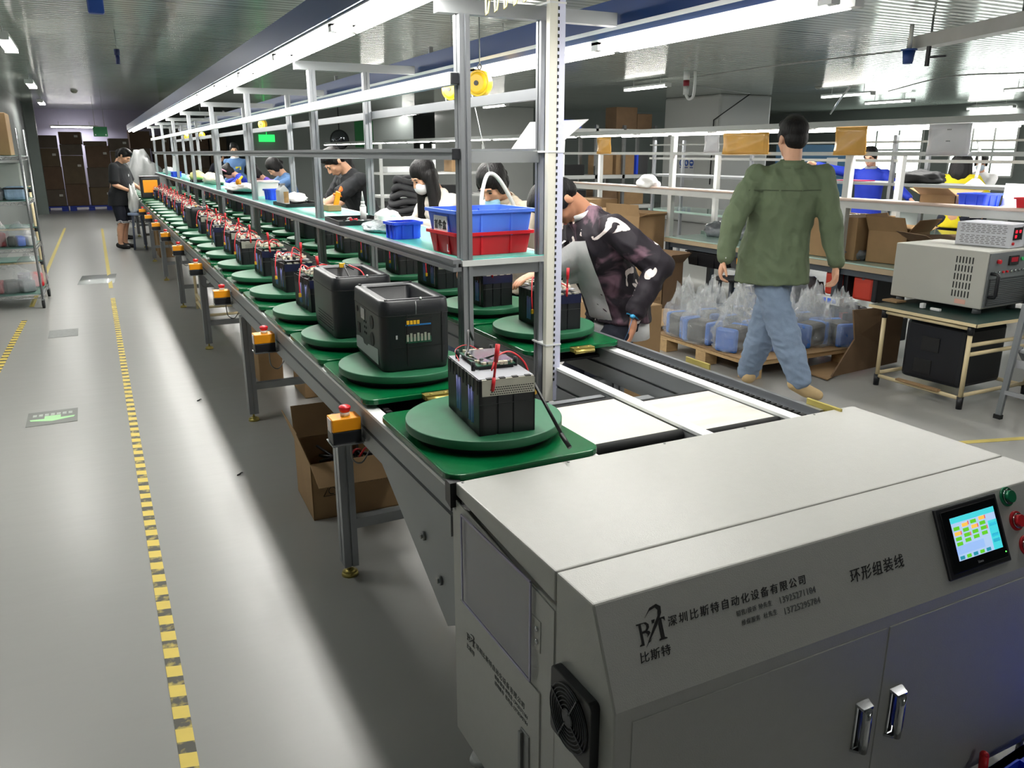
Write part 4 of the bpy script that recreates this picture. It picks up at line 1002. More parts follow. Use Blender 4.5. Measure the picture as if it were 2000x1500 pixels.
# the man bending over the right lane
bx, by = 2.38, 3.45
t, k = person('person in dark floral print bomber jacket bending over a battery pack on the conveyor line', (bx, by), -92, h=1.74, lean=27, hy=4, hp=74, hipz=.85, hands=((2.22,3.10,.86), (1.86,3.36,1.05)), palms=((-.6,.5,-.2),(0,0,-1),(-.12,-.05,-1),(-.9,.1,-.25)),
    top=PRINT, low=NAVY, shoe=SHO, vox=.0062, skin=SKIN2, hem=.08, loose=1.18, curl=.34, collar=WSH, wide=1.04)
P, s = k['P'], k['s']
# open jacket shows a strip of white shirt; white shirt tails below the hem
def drape(t, k, nu, nv, fn, off=.004):   # a strip of cloth lying on the top, found by casting onto it
    from mathutils.bvhtree import BVHTree
    top = [c for c in t.children if c.name.startswith('top')][0]; bv = BVHTree.FromPolygons([v.co.copy() for v in top.data.vertices], [list(p.vertices) for p in top.data.polygons]); g = []
    for i in range(nu+1):
        r_ = []
        for j in range(nv+1):
            c, d = fn(i/nu, j/nv); d = d.normalized(); o = k['P'](c)+d*.6; h_ = bv.ray_cast(o, -d, .75); r_.append((h_[0] if h_[0] is not None else k['P'](c)+d*.14)+d*off)
        g.append(r_)
    return B().sheet(g)
def chest(u, v):
    a = R(52+58*v-8*u); return k['pel']+k['sp']*(-.02+.46*u)*s, k['ch']*math.sin(a)-k['R']*math.cos(a)
o = drape(t, k, 14, 6, chest).obj('shirt_front', WSH, t)
b = B(); rr = []
for z, q in ((-.06,.172),(-.17,.182)): rr.append([P(k['pel']+V((0,0,z))+k['R']*math.cos(a)*q*s+k['F']*math.sin(a)*q*.76*s) for a in [2*PI*j/28 for j in range(28)]])
b.loft(rr, caps=False); o = b.obj('shirt_tail', WSH, t); o.modifiers.new('t', 'SOLIDIFY').thickness = .004
wl = k['wrs'][0]; dl = (k['wrs'][0]-k['elb'][0]).normalized()
b = B(); b.cyl(P(wl-dl*.012), P(wl+dl*.014), .036, n=18).ball(P(wl+V((-.03,-.03,0))), (.013,.013,.010)); b.obj('blue_wrist_strap', M('sky_blue_strap', (54,150,196), .5), t)
B().tube([P(wl+V((-.03,-.03,-.005))), P(wl+V((-.05,-.03,-.07))), P(wl+V((-.045,.02,-.14)))], .0016).obj('strap_cord', M('blue_cord', (80,130,180), .5), t)
b = B(); b.tube([k['H'](.072,.0,.004), k['H'](.066,.07,.012)], .0016).tube([k['H'](-.072,.0,.004), k['H'](-.066,.07,.012)], .0016); b.obj('glasses_arm', CHROME, t)

# the man in the green shirt walking off
t, k = person('person in olive green shirt and light blue jeans walking away, seen from behind', (3.95, 3.98), 34, h=1.80, lean=-3, slean=6, hy=-16, hp=4, hands=((3.60,4.06,.93), (4.27,3.70,.74)), palms=((.7,-.5,0),(-.7,.4,0),(-.25,.05,-1),(.1,.0,-1)),
    feet=((4.02,3.72,.045), (3.98,4.16,0), (.75,-.35,-.25), (.6,.8,0)), top=OLIVE, low=DEN, shoe=SHB, vox=.0062, skin=SKIN, hem=.2, loose=1.27, wide=1.06, curl=1.0, legw=1.22, collar=OLIVE)
P, s = k['P'], k['s']
for i in (0, 1):
    w_ = k['wrs'][i]; d_ = (k['wrs'][i]-k['elb'][i]).normalized(); b = B(); b.cyl(P(w_-d_*.075), P(w_-d_*.01), .047, .046, n=18); cf = b.obj('cuff', OLIVE, t)
    for z in (.02, .06): B().ball(P(w_-d_*z-k['F']*.044), (.006,.004,.006)).obj('button', WHITEP, cf)
def yoke(u, v):
    a = R(205+130*v); return k['neck']-k['sp']*(.143+.006*u)*s, k['ch']*math.sin(a)+k['R']*math.cos(a)
o = drape(t, k, 1, 12, yoke, .002).obj('yoke_seam', cloth('dark_olive_seam', (66,78,58)), t)

# workers along the right lane
t, k = person('person in beige hoodie with blue mask leaning over the line, next to the bending man', (2.34, 4.40), -108, h=1.62, lean=24, hy=-12, hp=42, hands=((1.86,4.1,1.0), (1.84,4.5,1.0)), top=HOOD, low=NAVY, shoe=SHO, hstyle='tail', vox=.0075, collar=HOOD, skin=SKIN)
B().ball(k['H'](0,.076,-.088), (.05,.036,.034), rot=k['hm'], n=16, m=10).obj('blue_mask', MASKB, t)
t, k = person('person with long black hair, white mask and cream top working at the line', (2.36, 5.55), -98, h=1.60, lean=20, hy=0, hp=32, hands=((1.84,5.25,1.16), (1.86,5.7,1.05)), top=CREAMC, low=DEN, shoe=SHW, hstyle='long', vox=.0085, skin=SKIN)
B().ball(k['H'](0,.058,-.058), (.056,.052,.055), rot=k['hm'], n=18, m=12).obj('white_mask', MASK, t)
t, k = person('person in black t-shirt with orange sleeve print bent over the line', (2.40, 7.75), -100, h=1.74, lean=26, hy=2, hp=48, hands=((1.75,7.5,1.08), (1.8,8.0,1.05)), top=BLKT, sleeve='short', low=NAVY, shoe=SHO, vox=.0085, skin=SKIN, wide=1.05, loose=1.08)
ORG = M('orange_print', (236,122,52), .7); e, sh0 = k['elb'][0], k['sh'][0]; d_ = (e-sh0).normalized(); b = B()
for j, (u, v) in enumerate(((.55,-.03),(.62,.02),(.68,-.02),(.74,.03),(.80,-.01))): b.ball(k['P'](sh0+(e-sh0)*u+V((-.075+v*.3,-.055-abs(v)*.2,0))), (.012,.022,.012))
b.ball(k['P'](sh0+(e-sh0)*.66+V((-.05,-.066,0))), (.02,.008,.05)); b.obj('orange_print', ORG, t)
person('person with dark hair and yellow top half hidden behind the worker in black', (2.72, 8.75), -95, h=1.62, lean=22, hp=35, hands=((2.1,8.4,1.0), (2.1,9.0,1.0)), top=YELC, sleeve='short', low=NAVY, shoe=SHO, hstyle='long', vox=.011, face=False)
person('person in denim jacket looking down behind the pink basket', (2.38, 10.9), -100, h=1.60, lean=20, hp=48, hands=((1.75,10.6,1.05), (1.8,11.2,1.05)), top=DENJ, low=NAVY, shoe=SHO, hstyle='tail', vox=.011)
person('person in purple top bent low, just left of the worker in denim jacket', (2.45, 12.3), -110, h=1.55, lean=34, hp=55, hands=((1.85,11.9,.95), (1.85,12.5,.95)), top=cloth('purple_vest', (84,60,150)), low=NAVY, shoe=SHO, hstyle='bun', vox=.013, face=False)
t, k = person('person with pink hairband in blue and yellow vest bending low over the line', (2.5, 14.6), -95, h=1.58, lean=40, hp=58, hands=((1.8,14.3,.95), (1.8,14.9,.95)), top=BLUEC, low=NAVY, shoe=SHO, hstyle='bun', vox=.013)
B().tube([k['H'](.09*math.cos(a), .02, .04+.1*math.sin(a)) for a in [PI*j/12 for j in range(13)]], .011).obj('pink_hairband', M('pink_band', (236,150,170), .6), t)
b = B(); b.tube([k['P'](k['sh'][0]+V((0,-.06,.04))), k['P'](k['sh'][0]*.5+k['elb'][0]*.5+V((0,-.075,0))), k['P'](k['elb'][0]+V((0,-.06,.02)))], .02); b.obj('yellow_stripe', YELC, t)
t, k = person('person in denim jacket with yellow badge standing upright far down the line', (2.62, 17.4), -150, h=1.76, hy=-20, hp=8, hands=((2.3,17.2,1.0), (2.9,17.1,1.0)), top=DENJ, low=NAVY, shoe=SHO, vox=.014, collar=WSH)
B().box(k['P'](k['neck']-V((0,0,.2))+k['F']*.13+k['R']*-.1), (.1,.03,.06)).obj('yellow_badge', YELC, t)
person('person in dark clothes standing beyond the last rack post', (2.75, 20.6), 40, h=1.62, hp=15, hands=((2.6,21,1.0), (3.0,20.9,1.0)), top=NAVY, low=NAVY, shoe=SHO, vox=.015, face=False)

# the far worker left of the line
t, k = person('person in black t-shirt and black shorts standing left of the far conveyor', (.36, 15.66), 112, h=1.70, lean=12, hy=6, hp=40, hands=((.80,15.82,.95), (.56,15.42,.98)), top=BLKT, sleeve='short', low=cloth('black_shorts', (18,22,36)), shorts=True, shoe=SHO, vox=.0115, wide=1.25, belly=.09, loose=1.26, hem=.2)
b = B(); c = k['P'](k['neck']-k['sp']*.2*k['s']+k['ch']*.168*k['s']+k['R']*.03); x = k['R']; z = k['sp']
b.prism([c+x*-.035+z*-.03, c+x*.035+z*-.03, c+x*.0+z*.045], k['ch']*.02); b.prism([c+x*-.045+z*-.05, c+x*.045+z*-.05, c+x*.045+z*-.042, c+x*-.045+z*-.042], k['ch']*.02); b.obj('white_print', WSH, t)
b = B()
for i in (0, 1):
    c = k['hip'][i]*.0+k['kn'][i]-V((0,0,.045)); 
    for dz in (0, .022): b.tube([k['P'](c+V((math.cos(a)*.104, math.sin(a)*.104, dz+.03*max(0, 1-abs((a % (PI))-1.2)*3)))) for a in [2*PI*j/24 for j in range(24)]], .006, n=6, closed=True)
b.obj('white_hem_stripe', WSH, t)
person('person in dark clothes partly hidden behind the far worker', (.42, 17.4), 75, h=1.66, lean=8, hp=20, hands=((.62,17.6,1.0), (.62,17.2,1.0)), top=NAVY, low=NAVY, shoe=SHO, vox=.014, face=True)
# ------------------------------------------------------------------ things on the shelf of the rack
ZS = 1.230
def bin_mesh(w, d, h, mat, name, label, cat, loc, rz=0.0, rib=True, group=None, tiltx=0.0):
    t = thing(name, label, cat, loc, rz, group)
    def rr(w, d, z, r=.018): return [V((x, y, z)) for x, y in rrect(w, d, r, 3)]
    b = B(); b.loft([rr(w*.90, d*.90, 0), rr(w*.97, d*.97, h-.012), rr(w+.012, d+.012, h-.012), rr(w+.012, d+.012, h), rr(w-.008, d-.008, h), rr(w*.88, d*.88, .005)], smooth=False); b.obj('shell', mat, t)
    if rib:
        b = B()
        for x in (-.18*w, .2*w):
            for sy in (-1, 1): b.box((x, sy*(d*.468), h*.46), (.008, .012, h*.84))
        for y in (-.2*d, .2*d):
            for sx in (-1, 1): b.box((sx*w*.468, y, h*.46), (.012, .008, h*.84))
        b.obj('rib', mat, t)
    return t
rb = bin_mesh(.33, .27, .085, REDP, 'parts_bin', 'shallow red plastic bin at the shelf end under the light blue bin', 'bin', (1.325, 2.895, ZS), R(3))
L_ = text('sticker_letter', 'L', .04, PAPER, rb, frame((-.163, -.045, .012), (0,-1,0), (0,0,1)))
bb = bin_mesh(.335, .275, .10, LBLUEP, 'parts_bin', 'light blue plastic bin with a white label nested in the red bin', 'bin', (1.325, 2.895, ZS+.066), R(3))
lb = B().mm((-.1665, -.055, .015), (-.163, .06, .075)).obj('label', PAPER, bb)
text('label_lettering', '首件盒', .036, INK, lb, frame((-.1672, .055, .03), (0,-1,0), (0,0,1)), bold=.0006)
sb = bin_mesh(.14, .12, .075, BLUEP, 'parts_bin', 'small royal blue bin on the teal shelf left of the stacked bins', 'bin', (1.225, 3.50, ZS), R(2))
bin_mesh(.15, .16, .085, BLUEP, 'parts_bin', 'royal blue bin standing on the shelf beside the milk carton', 'bin', (1.33, 6.9, ZS), R(8))
bin_mesh(.14, .14, .08, BLUEP, 'parts_bin', 'small blue and white bin towards the far end of the shelf', 'bin', (1.22, 14.2, ZS), R(5))
def tray(x, y, label, rz=0.0):
    t = thing('black_tray', label, 'tray', (x, y, ZS), rz, 'black trays on the shelf')
    b = B(); b.mm((-.13,-.19,0),(.13,.19,.004))
    for a, c in (((-.13,-.19),(.13,-.19)),((-.13,.19),(.13,.19)),((-.13,-.19),(-.13,.19)),((.13,-.19),(.13,.19))): b.bar((*a,.012),(*c,.012),.006,.024)
    b.obj('tray', BLACKM, t); return t
tray(1.275, 4.42, 'black tray with small red and black parts beside the white bottle', R(-3))
tray(1.32, 6.05, 'black tray in front of the milk carton', R(2)); tray(1.30, 8.25, 'black tray under a crumpled white bag', R(0)); tray(1.30, 11.6, 'black tray at the middle of the shelf beneath white bags', R(-2))
random.seed(5)
for k in range(9):
    x, y = 1.20+random.random()*.08, 4.3+random.random()*.25
    m_, nm = ((BLACKP, 'black'), (REDP, 'red'), (WHITEP, 'white'))[k % 3]
    tag(B().cyl((x, y, ZS+.011), (x+.02, y+.012*(k % 3-1), ZS+.013), .007, n=8).obj('small_part', m_), 'tiny %s part lying in the black tray beside the white bottle' % nm, 'part', 'small parts in the near black tray')
t = thing('glue_bottle', 'white pointed glue bottle standing on the shelf in front of the worker in black', 'bottle', (1.36, 4.56, ZS))
B().cyl((0,0,0),(0,0,.075),.018,n=16).cyl((0,0,.075),(0,0,.088),.018,.011,n=16).obj('bottle', WHITEP, t)
B().cyl((0,0,.088),(0,0,.105),.011,n=12).cyl((0,0,.105),(0,0,.16),.009,.002,n=12).obj('nozzle', WHITEP, t)
def crumple(name, label, cat, loc, size, mat, seed=0, n=26, m=16, amp=.25, group=None, fr=2.2):
    b = B(); bm = b.bm; b.ball((0,0,0), 1.0, n=n, m=m)
    for v in bm.verts:
        q = v.co.copy(); nz = mnoise.noise(q*fr+V((seed*3.1,0,0)))+.5*mnoise.noise(q*fr*2.3+V((0,seed*1.7,0)))
        v.co = V((q.x*(1+amp*nz), q.y*(1+amp*nz), max(-.55, q.z*(1+amp*1.3*nz))))
        v.co = V((v.co.x*size[0]/2, v.co.y*size[1]/2, (v.co.z+.55)*size[2]/1.55))
    return tag(b.obj(name, mat, loc=loc), label, cat, group)
BAGW = M('white_plastic_bag', (232,232,230), .4, 0, .03, 9, bump=.8, bscale=22)
BUB = M('bubble_wrap', (206,216,220), .25, 0, .1, 60, bump=1.0, bscale=90)
crumple('bubble_wrap_bag', 'crumpled bubble wrap bag on the teal shelf left of the small blue bin', 'bag', (1.235, 3.86, ZS), (.16,.30,.05), BUB, 1)
crumple('white_cloth', 'crumpled white cloth on the shelf behind the near black tray', 'cloth', (1.40, 4.25, ZS), (.14,.2,.075), BAGW, 2)
crumple('white_bag', 'flat crumpled white bag lying over the third black tray of the shelf', 'bag', (1.27, 8.2, ZS+.026), (.26,.9,.07), BAGW, 3)
crumple('white_bag', 'pile of cream bags before the worker with the pink hairband', 'bag', (1.36, 10.9, ZS), (.2,1.3,.13), M('cream_bag', (226,220,200), .5, 0, .06, 9, bump=.8, bscale=18), 4)
crumple('yellow_bag', 'yellowish bag on the shelf between the far rack posts', 'bag', (1.36, 12.6, ZS), (.2,.8,.12), M('pale_yellow_bag', (226,216,132), .5, 0, .06, 9, bump=.8), 5)
crumple('white_bag', 'white bag at the far end of the shelf near the last post', 'bag', (1.3, 16.4, ZS), (.2,.6,.12), BAGW, 6)
crumple('yellow_bag', 'small yellow wrapped pack on the flat white bag', 'bag', (1.2, 7.9, ZS+.09), (.05,.07,.05), YELP, 7)
tag(B().box((1.30, 15.2, ZS+.16), (.012,.7,.32), rot=MX.Rotation(.12,3,'Y')).obj('white_board', PAPER), 'white sheet board leaning upright on the shelf near the far end', 'board')
t = thing('milk_carton', 'white drink carton with brown picture on the black tray of the shelf', 'carton', (1.25, 6.15, ZS+.005), R(12))
B().prism([(-.035,0,0),(.035,0,0),(.035,0,.10),(.004,0,.135),(-.004,0,.135),(-.035,0,.10)], (0,.07,0)).obj('box', PAPER, t)
B().mm((-.006,-.0015,.01),(.03,.001,.09)).obj('picture', M('tan_picture', (206,168,112), .6, 0, .2, 30), t)
B().mm((-.02,.02,.135),(.02,.05,.148)).obj('cap', M('grey_cap', (110,110,112), .5), t)
crumple('tissue_pack', 'white tissues spilling beside the drink carton', 'tissue', (1.36, 6.35, ZS+.006), (.18,.3,.07), BAGW, 9)
t = bin_mesh(.2, .26, .13, M('pale_pink_plastic', (240,214,216), .4), 'pink_basket', 'pale pink basket standing on the shelf before the worker in denim jacket', 'basket', (1.38, 7.6, ZS), 0, rib=False)
tag(B().box((1.42, 5.35, ZS+.06), (.035,.012,.13), rot=MX.Rotation(.25,3,'Y'), bev=.004).obj('yellow_tool', YELP), 'upright yellow plastic tool on the shelf left of the worker in black', 'tool')
tag(B().box((1.40, 5.4, ZS+.02), (.09,.14,.04), bev=.004).obj('cardboard_box', CARD), 'small brown box on the shelf at the worker in black', 'box')
# magnifier lamp head and hoses over the line
t = thing('white_ring_frame', 'white flexible frame hanging on a cord over the hoodie worker', 'tool', (1.93, 4.05, 1.5))
b = B(); b.tube(catmull([(-.06,-.02,-.30),(-.065,.0,-.16),(-.03,.02,-.04),(.01,.03,-.01),(.07,.04,-.05),(.15,.06,-.16),(.19,.07,-.25)], 8), .011, n=8); b.obj('arm', WHITEP, t)
b = B(); b.tube([(.0,.03,-.01),(-.12,.02,.47)], .0022, n=6); b.obj('cord', WIREW, t)
def balancer(loc, label, rz=0.0, cord=True):
    t = thing('spring_balancer', label, 'balancer', loc, rz, 'yellow spring balancers')
    b = B(); b.cyl((-.022,0,0),(.022,0,0),.062,.062,n=28).cyl((-.034,0,0),(-.022,0,0),.04,.055,n=24).cyl((.022,0,0),(.034,0,0),.055,.04,n=24); b.obj('drum', M('yellow_enamel', (232,184,30), .35), t, bev=.004)
    B().cyl((-.038,0,0),(-.033,0,0),.012,n=12).obj('hub', BLACKP, t)
    b = B(); b.tube([(0,.0,.06),(0,.012,.075),(0,.0,.09),(0,-.012,.075)], .005, n=6, closed=True).tube([(0,0,.09),(0,0,2.85-loc[2])], .003); b.obj('hook', STEEL, t)
    if cord: B().tube([(0,.05,-.02),(.0,.04,-.10)], .003).obj('cord', WIREW, t)
    return t
balancer(tuple(dep(937, 163, 3.95)), 'yellow spring balancer hanging right beside the near left rack post', R(35))
balancer(tuple(dep(883, 175, 4.9)), 'yellow spring balancer half hidden behind the near left rack post', R(35))
balancer(tuple(dep(513, 243, 10.5)), 'small yellow spring balancer farther down the line left of the green exit light', R(35))
balancer(tuple(dep(395, 265, 15.0)), 'farthest but one yellow spring balancer near the far posts', R(35)); balancer(tuple(dep(365, 268, 17.0)), 'farthest yellow spring balancer near the far posts', R(35))
# white board leaning at the top of the rack behind the near right post
a, b_, c_, d_ = dep(995, 298, 4.3), dep(1075, 298, 4.3), dep(1150, 234, 4.6), dep(1035, 240, 4.6)
n_ = (b_-a).cross(d_-a).normalized()
tag(B().prism([a, b_, c_, d_], n_*.004).obj('hanging_sheet', M('bright_white_sheet', (240,240,244), .6), None), 'white rigid sheet hung slanting behind the near right rack post', 'sheet')
# white sensor box at the bending man's face and its stand
t = thing('sensor_box', 'white box on a thin stand between the near right post and the bending man', 'device', tuple(at(1082, 460, 0, 1.86)))
B().box((0,0,.0),(.05,.05,.125),bev=.006).obj('case', WHITEP, t); B().bar((.0,0,-.06),(.05,.01,-.30),.014,.014).obj('stand', ALU2, t)
# a parts bag and cable clips on the strip housing
b = B()
for k in range(5):
    p = V((1.09, 2.05+.06*k, 2.04)); b.tube([p, p+V((.0,.015,-.05)), p+V((.0,.03,-.055)), p+V((0,.03,-.01))], .0025, n=6).box(p, (.018,.03,.03))
tag(b.obj('cable_clip_row', M('pale_yellow_clip', (206,200,140), .4)), 'row of pale yellow cable clips under the lamp housing', 'clip')
# ------------------------------------------------------------------ second line on the right
X2, X2B = 5.6, 6.3
Y2P = [9.64, 7.26, 4.91, 2.56, .2]
ln2 = thing('workbench_row', 'long white framed workbench row with glass green top behind the walking man', 'workbench', (X2, 5, 0)); O2 = V((X2, 5, 0))
def l2(b, nm, mat, par=None, bev=0.0):
    o = b.obj(nm, mat, par or ln2, bev=bev)
    if par is None: o.location = -O2
    return o
y0, y1 = .0, 9.7; yb1 = 7.3
WPOST = M('white_steel_post', (200,203,201), .4, .1, .03)
DFR = M('dark_blue_grey_frame', (58,66,74), .5, 0, .05)
for y in Y2P:
    b = B(); b.mm((X2+.0, y-.03, .71 if y < 8 else 0), (X2+.05, y+.03, 1.77)); l2(b, 'post', WPOST)
    b = B(); b.mm((X2B-.1, y-.05, .71 if y < 8 else 0), (X2B-.05, y+.0, 1.6)); l2(b, 'post', WPOST)
    b = B(); b.mm((X2, y-.02, 1.17), (X2B-.05, y+.02, 1.21)); l2(b, 'bearer', WPOST)
    if y < 8:
        for x in (X2+.03, X2B-.06): b = B(); b.mm((x-.03, y-.03, 0), (x+.03, y+.03, .67)); l2(b, 'leg', DFR)
for k, y in enumerate((6.1, 3.75)):
    b = B(); b.mm((X2B-.1, y-.03, .71), (X2B-.05, y+.02, 1.6)); l2(b, 'post', WPOST)
b = B(); b.mm((X2, y0, 1.575), (X2+.03, y1, 1.605)); l2(b, 'rail', WPOST)
b = B(); b.mm((X2B-.08, y0, 1.575), (X2B-.05, y1, 1.60)); l2(b, 'rail', WPOST)
b = B(); b.mm((X2, y0, 1.155), (X2+.03, y1, 1.215)); l2(b, 'shelf_fascia', WSTEEL2)
b = B(); b.mm((X2, y0, 1.205), (X2+.42, y1, 1.215)); l2(b, 'shelf_board', M('pinkish_white_board', (226,218,220), .5))
b = B(); b.cyl((X2+.005, y0, 1.225), (X2+.005, y1, 1.225), .014, n=12); l2(b, 'edge_pipe', M('pinkish_beige_pipe', (214,192,180), .4))
TOPG = M('glass_green_top', (178,206,196), .08, 0, .03, spec=.6)
b = B(); b.mm((X2, y0, .70), (X2B, yb1, .712)); l2(b, 'bench_top', TOPG)
b = B(); b.mm((X2-.01, y0, .655), (X2+.02, yb1, .699)); l2(b, 'bench_edge', M('tan_edge', (176,158,130), .5))
b = B(); b.mm((X2B-.2, y0, .712), (X2B-.16, yb1, .75)); l2(b, 'bench_channel', M('green_grey_channel', (150,176,168), .3))
b = B(); b.mm((X2+.02, y0, .60), (X2B-.05, yb1, .65)); l2(b, 'under_tray', DFR)
# its row of lamps
t = thing('light_strip', 'row of white tubes along the top of the second workbench row', 'lamp', (X2+.1, .2, 1.8)); 
b = B(); b.prism([(-.10,0,.0),(-.02,0,.045),(.02,0,.045),(.10,0,.0),(.10,0,.006),(.02,0,.055),(-.02,0,.055),(-.10,0,.006)], (0, 22.0, 0)); b.obj('reflector', HOUSW, t)
lamp_light(t, (-.0, 10.9, -.02), .12, 21.6, LRAD*1.1); yy = 0.0; k = 0
while yy < 21.5:
    B().cyl((-.03, yy+.06, .0), (-.03, yy+1.22, .0), .016, n=10).obj('tube', TUBEM, t); B().box((-.03, yy+.02, .01), (.05,.07,.035)).obj('lamp_holder', STEEL, t); yy += 1.3
# hanging sheets
ORS = M('orange_translucent_sheet', (232,178,92), .25, 0, .08, 6, bump=.2, bscale=6)
CLS = M('clear_printed_sheet', (222,222,228), .25, 0, .04, 6, bump=.2, bscale=6)
def hsheet(ya, yb, z0, z1, mat, label, x=X2-.012):
    b = B(); g = []
    for j in range(7):
        z = z0+(z1-z0)*j/6; g.append([(x+.006*math.sin(5*u/8+j), ya+(yb-ya)*u/8, z) for u in range(9)])
    b.sheet(g, .001); return tag(b.obj('hanging_sheet', mat), label, 'sheet', 'hanging sheets of the second row')
hsheet(8.42, 8.72, 1.585, 1.775, ORS, 'small orange sheet hanging left on the second row, behind the bending man')
hsheet(5.82, 6.44, 1.585, 1.78, ORS, 'wide orange sheet hanging on the second row just left of the walking man')
hsheet(4.74, 5.06, 1.58, 1.80, ORS, 'orange sheet hanging on the second row just right of the walking man')
o = hsheet(3.85, 4.19, 1.58, 1.80, CLS, 'greyish white printed sheet hanging on the second row at the right')
b = B()
for (u, v) in ((.5,.2),(.5,.6)):
    for k in range(3): b.box((X2-.02, 4.02+.012*(k-1), 1.80-v*.2), (.002,.007,.006))
b.obj('printed_marks', INKG, o)
hsheet(6.5, 6.72, 1.6, 1.77, CLS, 'clear sheet hanging left of the wide orange sheet')
# on the shelf
crumple('crumpled_paper', 'crumpled white paper lying over the beige pipe behind the bending man', 'paper', (X2+.06, 7.72, 1.217), (.2,.34,.12), M('crumpled_paper_white', (236,236,236), .7, 0, .02, 4, bump=.5), 11, amp=.45, fr=1.3)
t = thing('cardboard_box', 'open low brown box on the second row shelf, left of the royal blue bin', 'box', (X2+.2, 4.12, 1.217), R(90))
def open_box(t, w, d, h, mat, flaps=(1,1,1,1), ang=(.5,.5,.5,.5), fl=.5):
    b = B(); th = .005
    b.mm((-w/2,-d/2,0),(w/2,d/2,th)).mm((-w/2,-d/2,0),(-w/2+th,d/2,h)).mm((w/2-th,-d/2,0),(w/2,d/2,h)).mm((-w/2,-d/2,0),(w/2,-d/2+th,h)).mm((-w/2,d/2-th,0),(w/2,d/2,h)); b.obj('walls', mat, t)
    for k, (c, ax, L, out) in enumerate((((0,-d/2,h),(1,0,0),w,(0,-1,0)),((0,d/2,h),(1,0,0),w,(0,1,0)),((-w/2,0,h),(0,1,0),d,(-1,0,0)),((w/2,0,h),(0,1,0),d,(1,0,0)))):
        if not flaps[k]: continue
        a = ang[k]; o = V(out)*math.cos(a)+V((0,0,1))*math.sin(a); ax = V(ax); c = V(c); e = min(w, d)*fl
        nn = ax.cross(o).normalized()
        B().prism([c-ax*L/2, c+ax*L/2, c+ax*L*.49+o*e, c-ax*L*.49+o*e], nn*.004).obj('flap', mat, t)
def box_print(t, w, d, h, s_, size=.05, side=-1):
    text('box_print', s_, size, CARDD, t, frame((-w*.4, -d/2-.001, h*.35), (1,0,0), (0,0,1)))
open_box(t, .3, .22, .075, CARD, (1,1,0,1), (.3,.5,.4,.4), .5)
bin_mesh(.2, .22, .10, BLUEP, 'parts_bin', 'royal blue bin on the second row shelf right of the open brown box', 'bin', (X2+.14, 3.82, 1.217), 0)
t = bin_mesh(.24, .3, .09, REDP, 'parts_bin', 'red bin on the second row shelf at the right edge of the photo', 'bin', (X2+.12, 3.33, 1.217), 0)
t = thing('document_stand', 'white bent sheet standing upright between blue and red bins', 'stand', (X2+.22, 3.62, 1.217)); 
b = B(); b.sheet([[(-.16+.0*u, -.1+.2*u/4, .0) for u in range(5)], [(.0, -.1+.2*u/4, .003) for u in range(5)], [(.03, -.1+.2*u/4, .02) for u in range(5)], [(.045, -.1+.2*u/4, .17) for u in range(5)]], .002); b.obj('sheet', PAPER, t)
tag(B().tube(catmull([(X2+.3, 3.5, 1.22),(X2+.26, 3.46, 1.30),(X2+.22, 3.4, 1.36),(X2+.1, 3.22, 1.42),(X2-.0, 3.0, 1.47)], 6), .026, n=12).obj('flexible_hose', WHITEP), 'thick white flexible hose arching over the red bin', 'hose')
tag(B().mm((X2+.04, 5.0, 1.217), (X2+.28, 5.35, 1.2185)).obj('paper_sheet', PAPER), 'white paper sheet lying on the second row shelf', 'paper')
crumple('white_cloth', 'white folded cloth on a dark tray half hidden by the walking man', 'cloth', (X2+.05, 6.05, 1.222), (.12,.2,.05), BAGW, 12)
# on the bench
POLY = M('clear_crumpled_film', (240,244,246), .16, 0, .0, 9, bump=1.0, bscale=30, alpha=.24, spec=1.0, coat=.6)
POLYD = M('clear_film_on_dark_goods', (120,124,130), .15, 0, .3, 12, bump=1.0, bscale=16)
for k, (y, l, w_) in enumerate(((7.0,'leftmost film wrapped pack on the glass green bench',.34),(6.55,'second film wrapped pack on the glass green bench',.4),(6.1,'third film wrapped pack on the glass green bench, at the walking man',.4))):
    crumple('film_wrapped_pack', l, 'pack', (X2+.5, y, .715), (.3,w_,.16), POLYD, 20+k, group='film wrapped packs on the bench')
def cbox(label, loc, dims, rz=0.0, mat=CARD, prt=None, group=None, tape=True):
    t = thing('cardboard_box', label, 'box', loc, rz, group); w, d, h = dims
    B().box((0,0,h/2), dims, bev=.006).obj('carton', mat, t)
    if tape: B().box((0,0,h+.0008),(w*1.002,.05,.0016)).box((-w/2-.0006,0,h-.05),(.0012,.05,.1)).obj('packing_tape', M('brown_tape', (150,120,80), .25), t)
    if prt: text('box_print', prt, min(.06, w/len(prt)*.85), CARDD if mat != CARDD else INK, t, frame((-w*.42, -d/2-.0012, h*.3), (1,0,0), (0,0,1)))
    return t
cbox('large brown box on the bench directly behind the walking man\'s right arm', (X2+.32, 5.12, .715), (.46,.6,.36), 0)
t = thing('cardboard_box', 'open brown box on the bench with torn flaps, left of the white power supply', 'box', (X2+.36, 4.62, .715), R(8)); open_box(t, .34, .34, .26, CARD, (1,1,1,1), (.9,1.2,1.1,.2), .4)
t = thing('cardboard_box', 'brown box lying on its side on the bench behind the white power supply', 'box', (X2+.30, 4.02, .715), R(-20)); open_box(t, .5, .4, .2, CARDD, (1,1,1,1), (.1,.2,.5,.3), .5)
crumple('film_wrapped_pack', 'dark goods in clear film on the bench right of the walking man', 'pack', (X2+.2, 4.95, .715), (.24,.34,.12), POLYD, 31)
crumple('film_wrapped_pack', 'red and black film wrapped goods on the bench behind the white power supply', 'pack', (X2+.2, 4.22, .715), (.24,.34,.16), M('red_black_goods', (120,40,52), .25, 0, .4, 8, bump=1.0, bscale=14), 32)
tag(B().box((X2+.25, 6.6, .725), (.05,.09,.03), bev=.006).obj('black_clip', BLACKP), 'small black object lying on the glass green bench top', 'part')
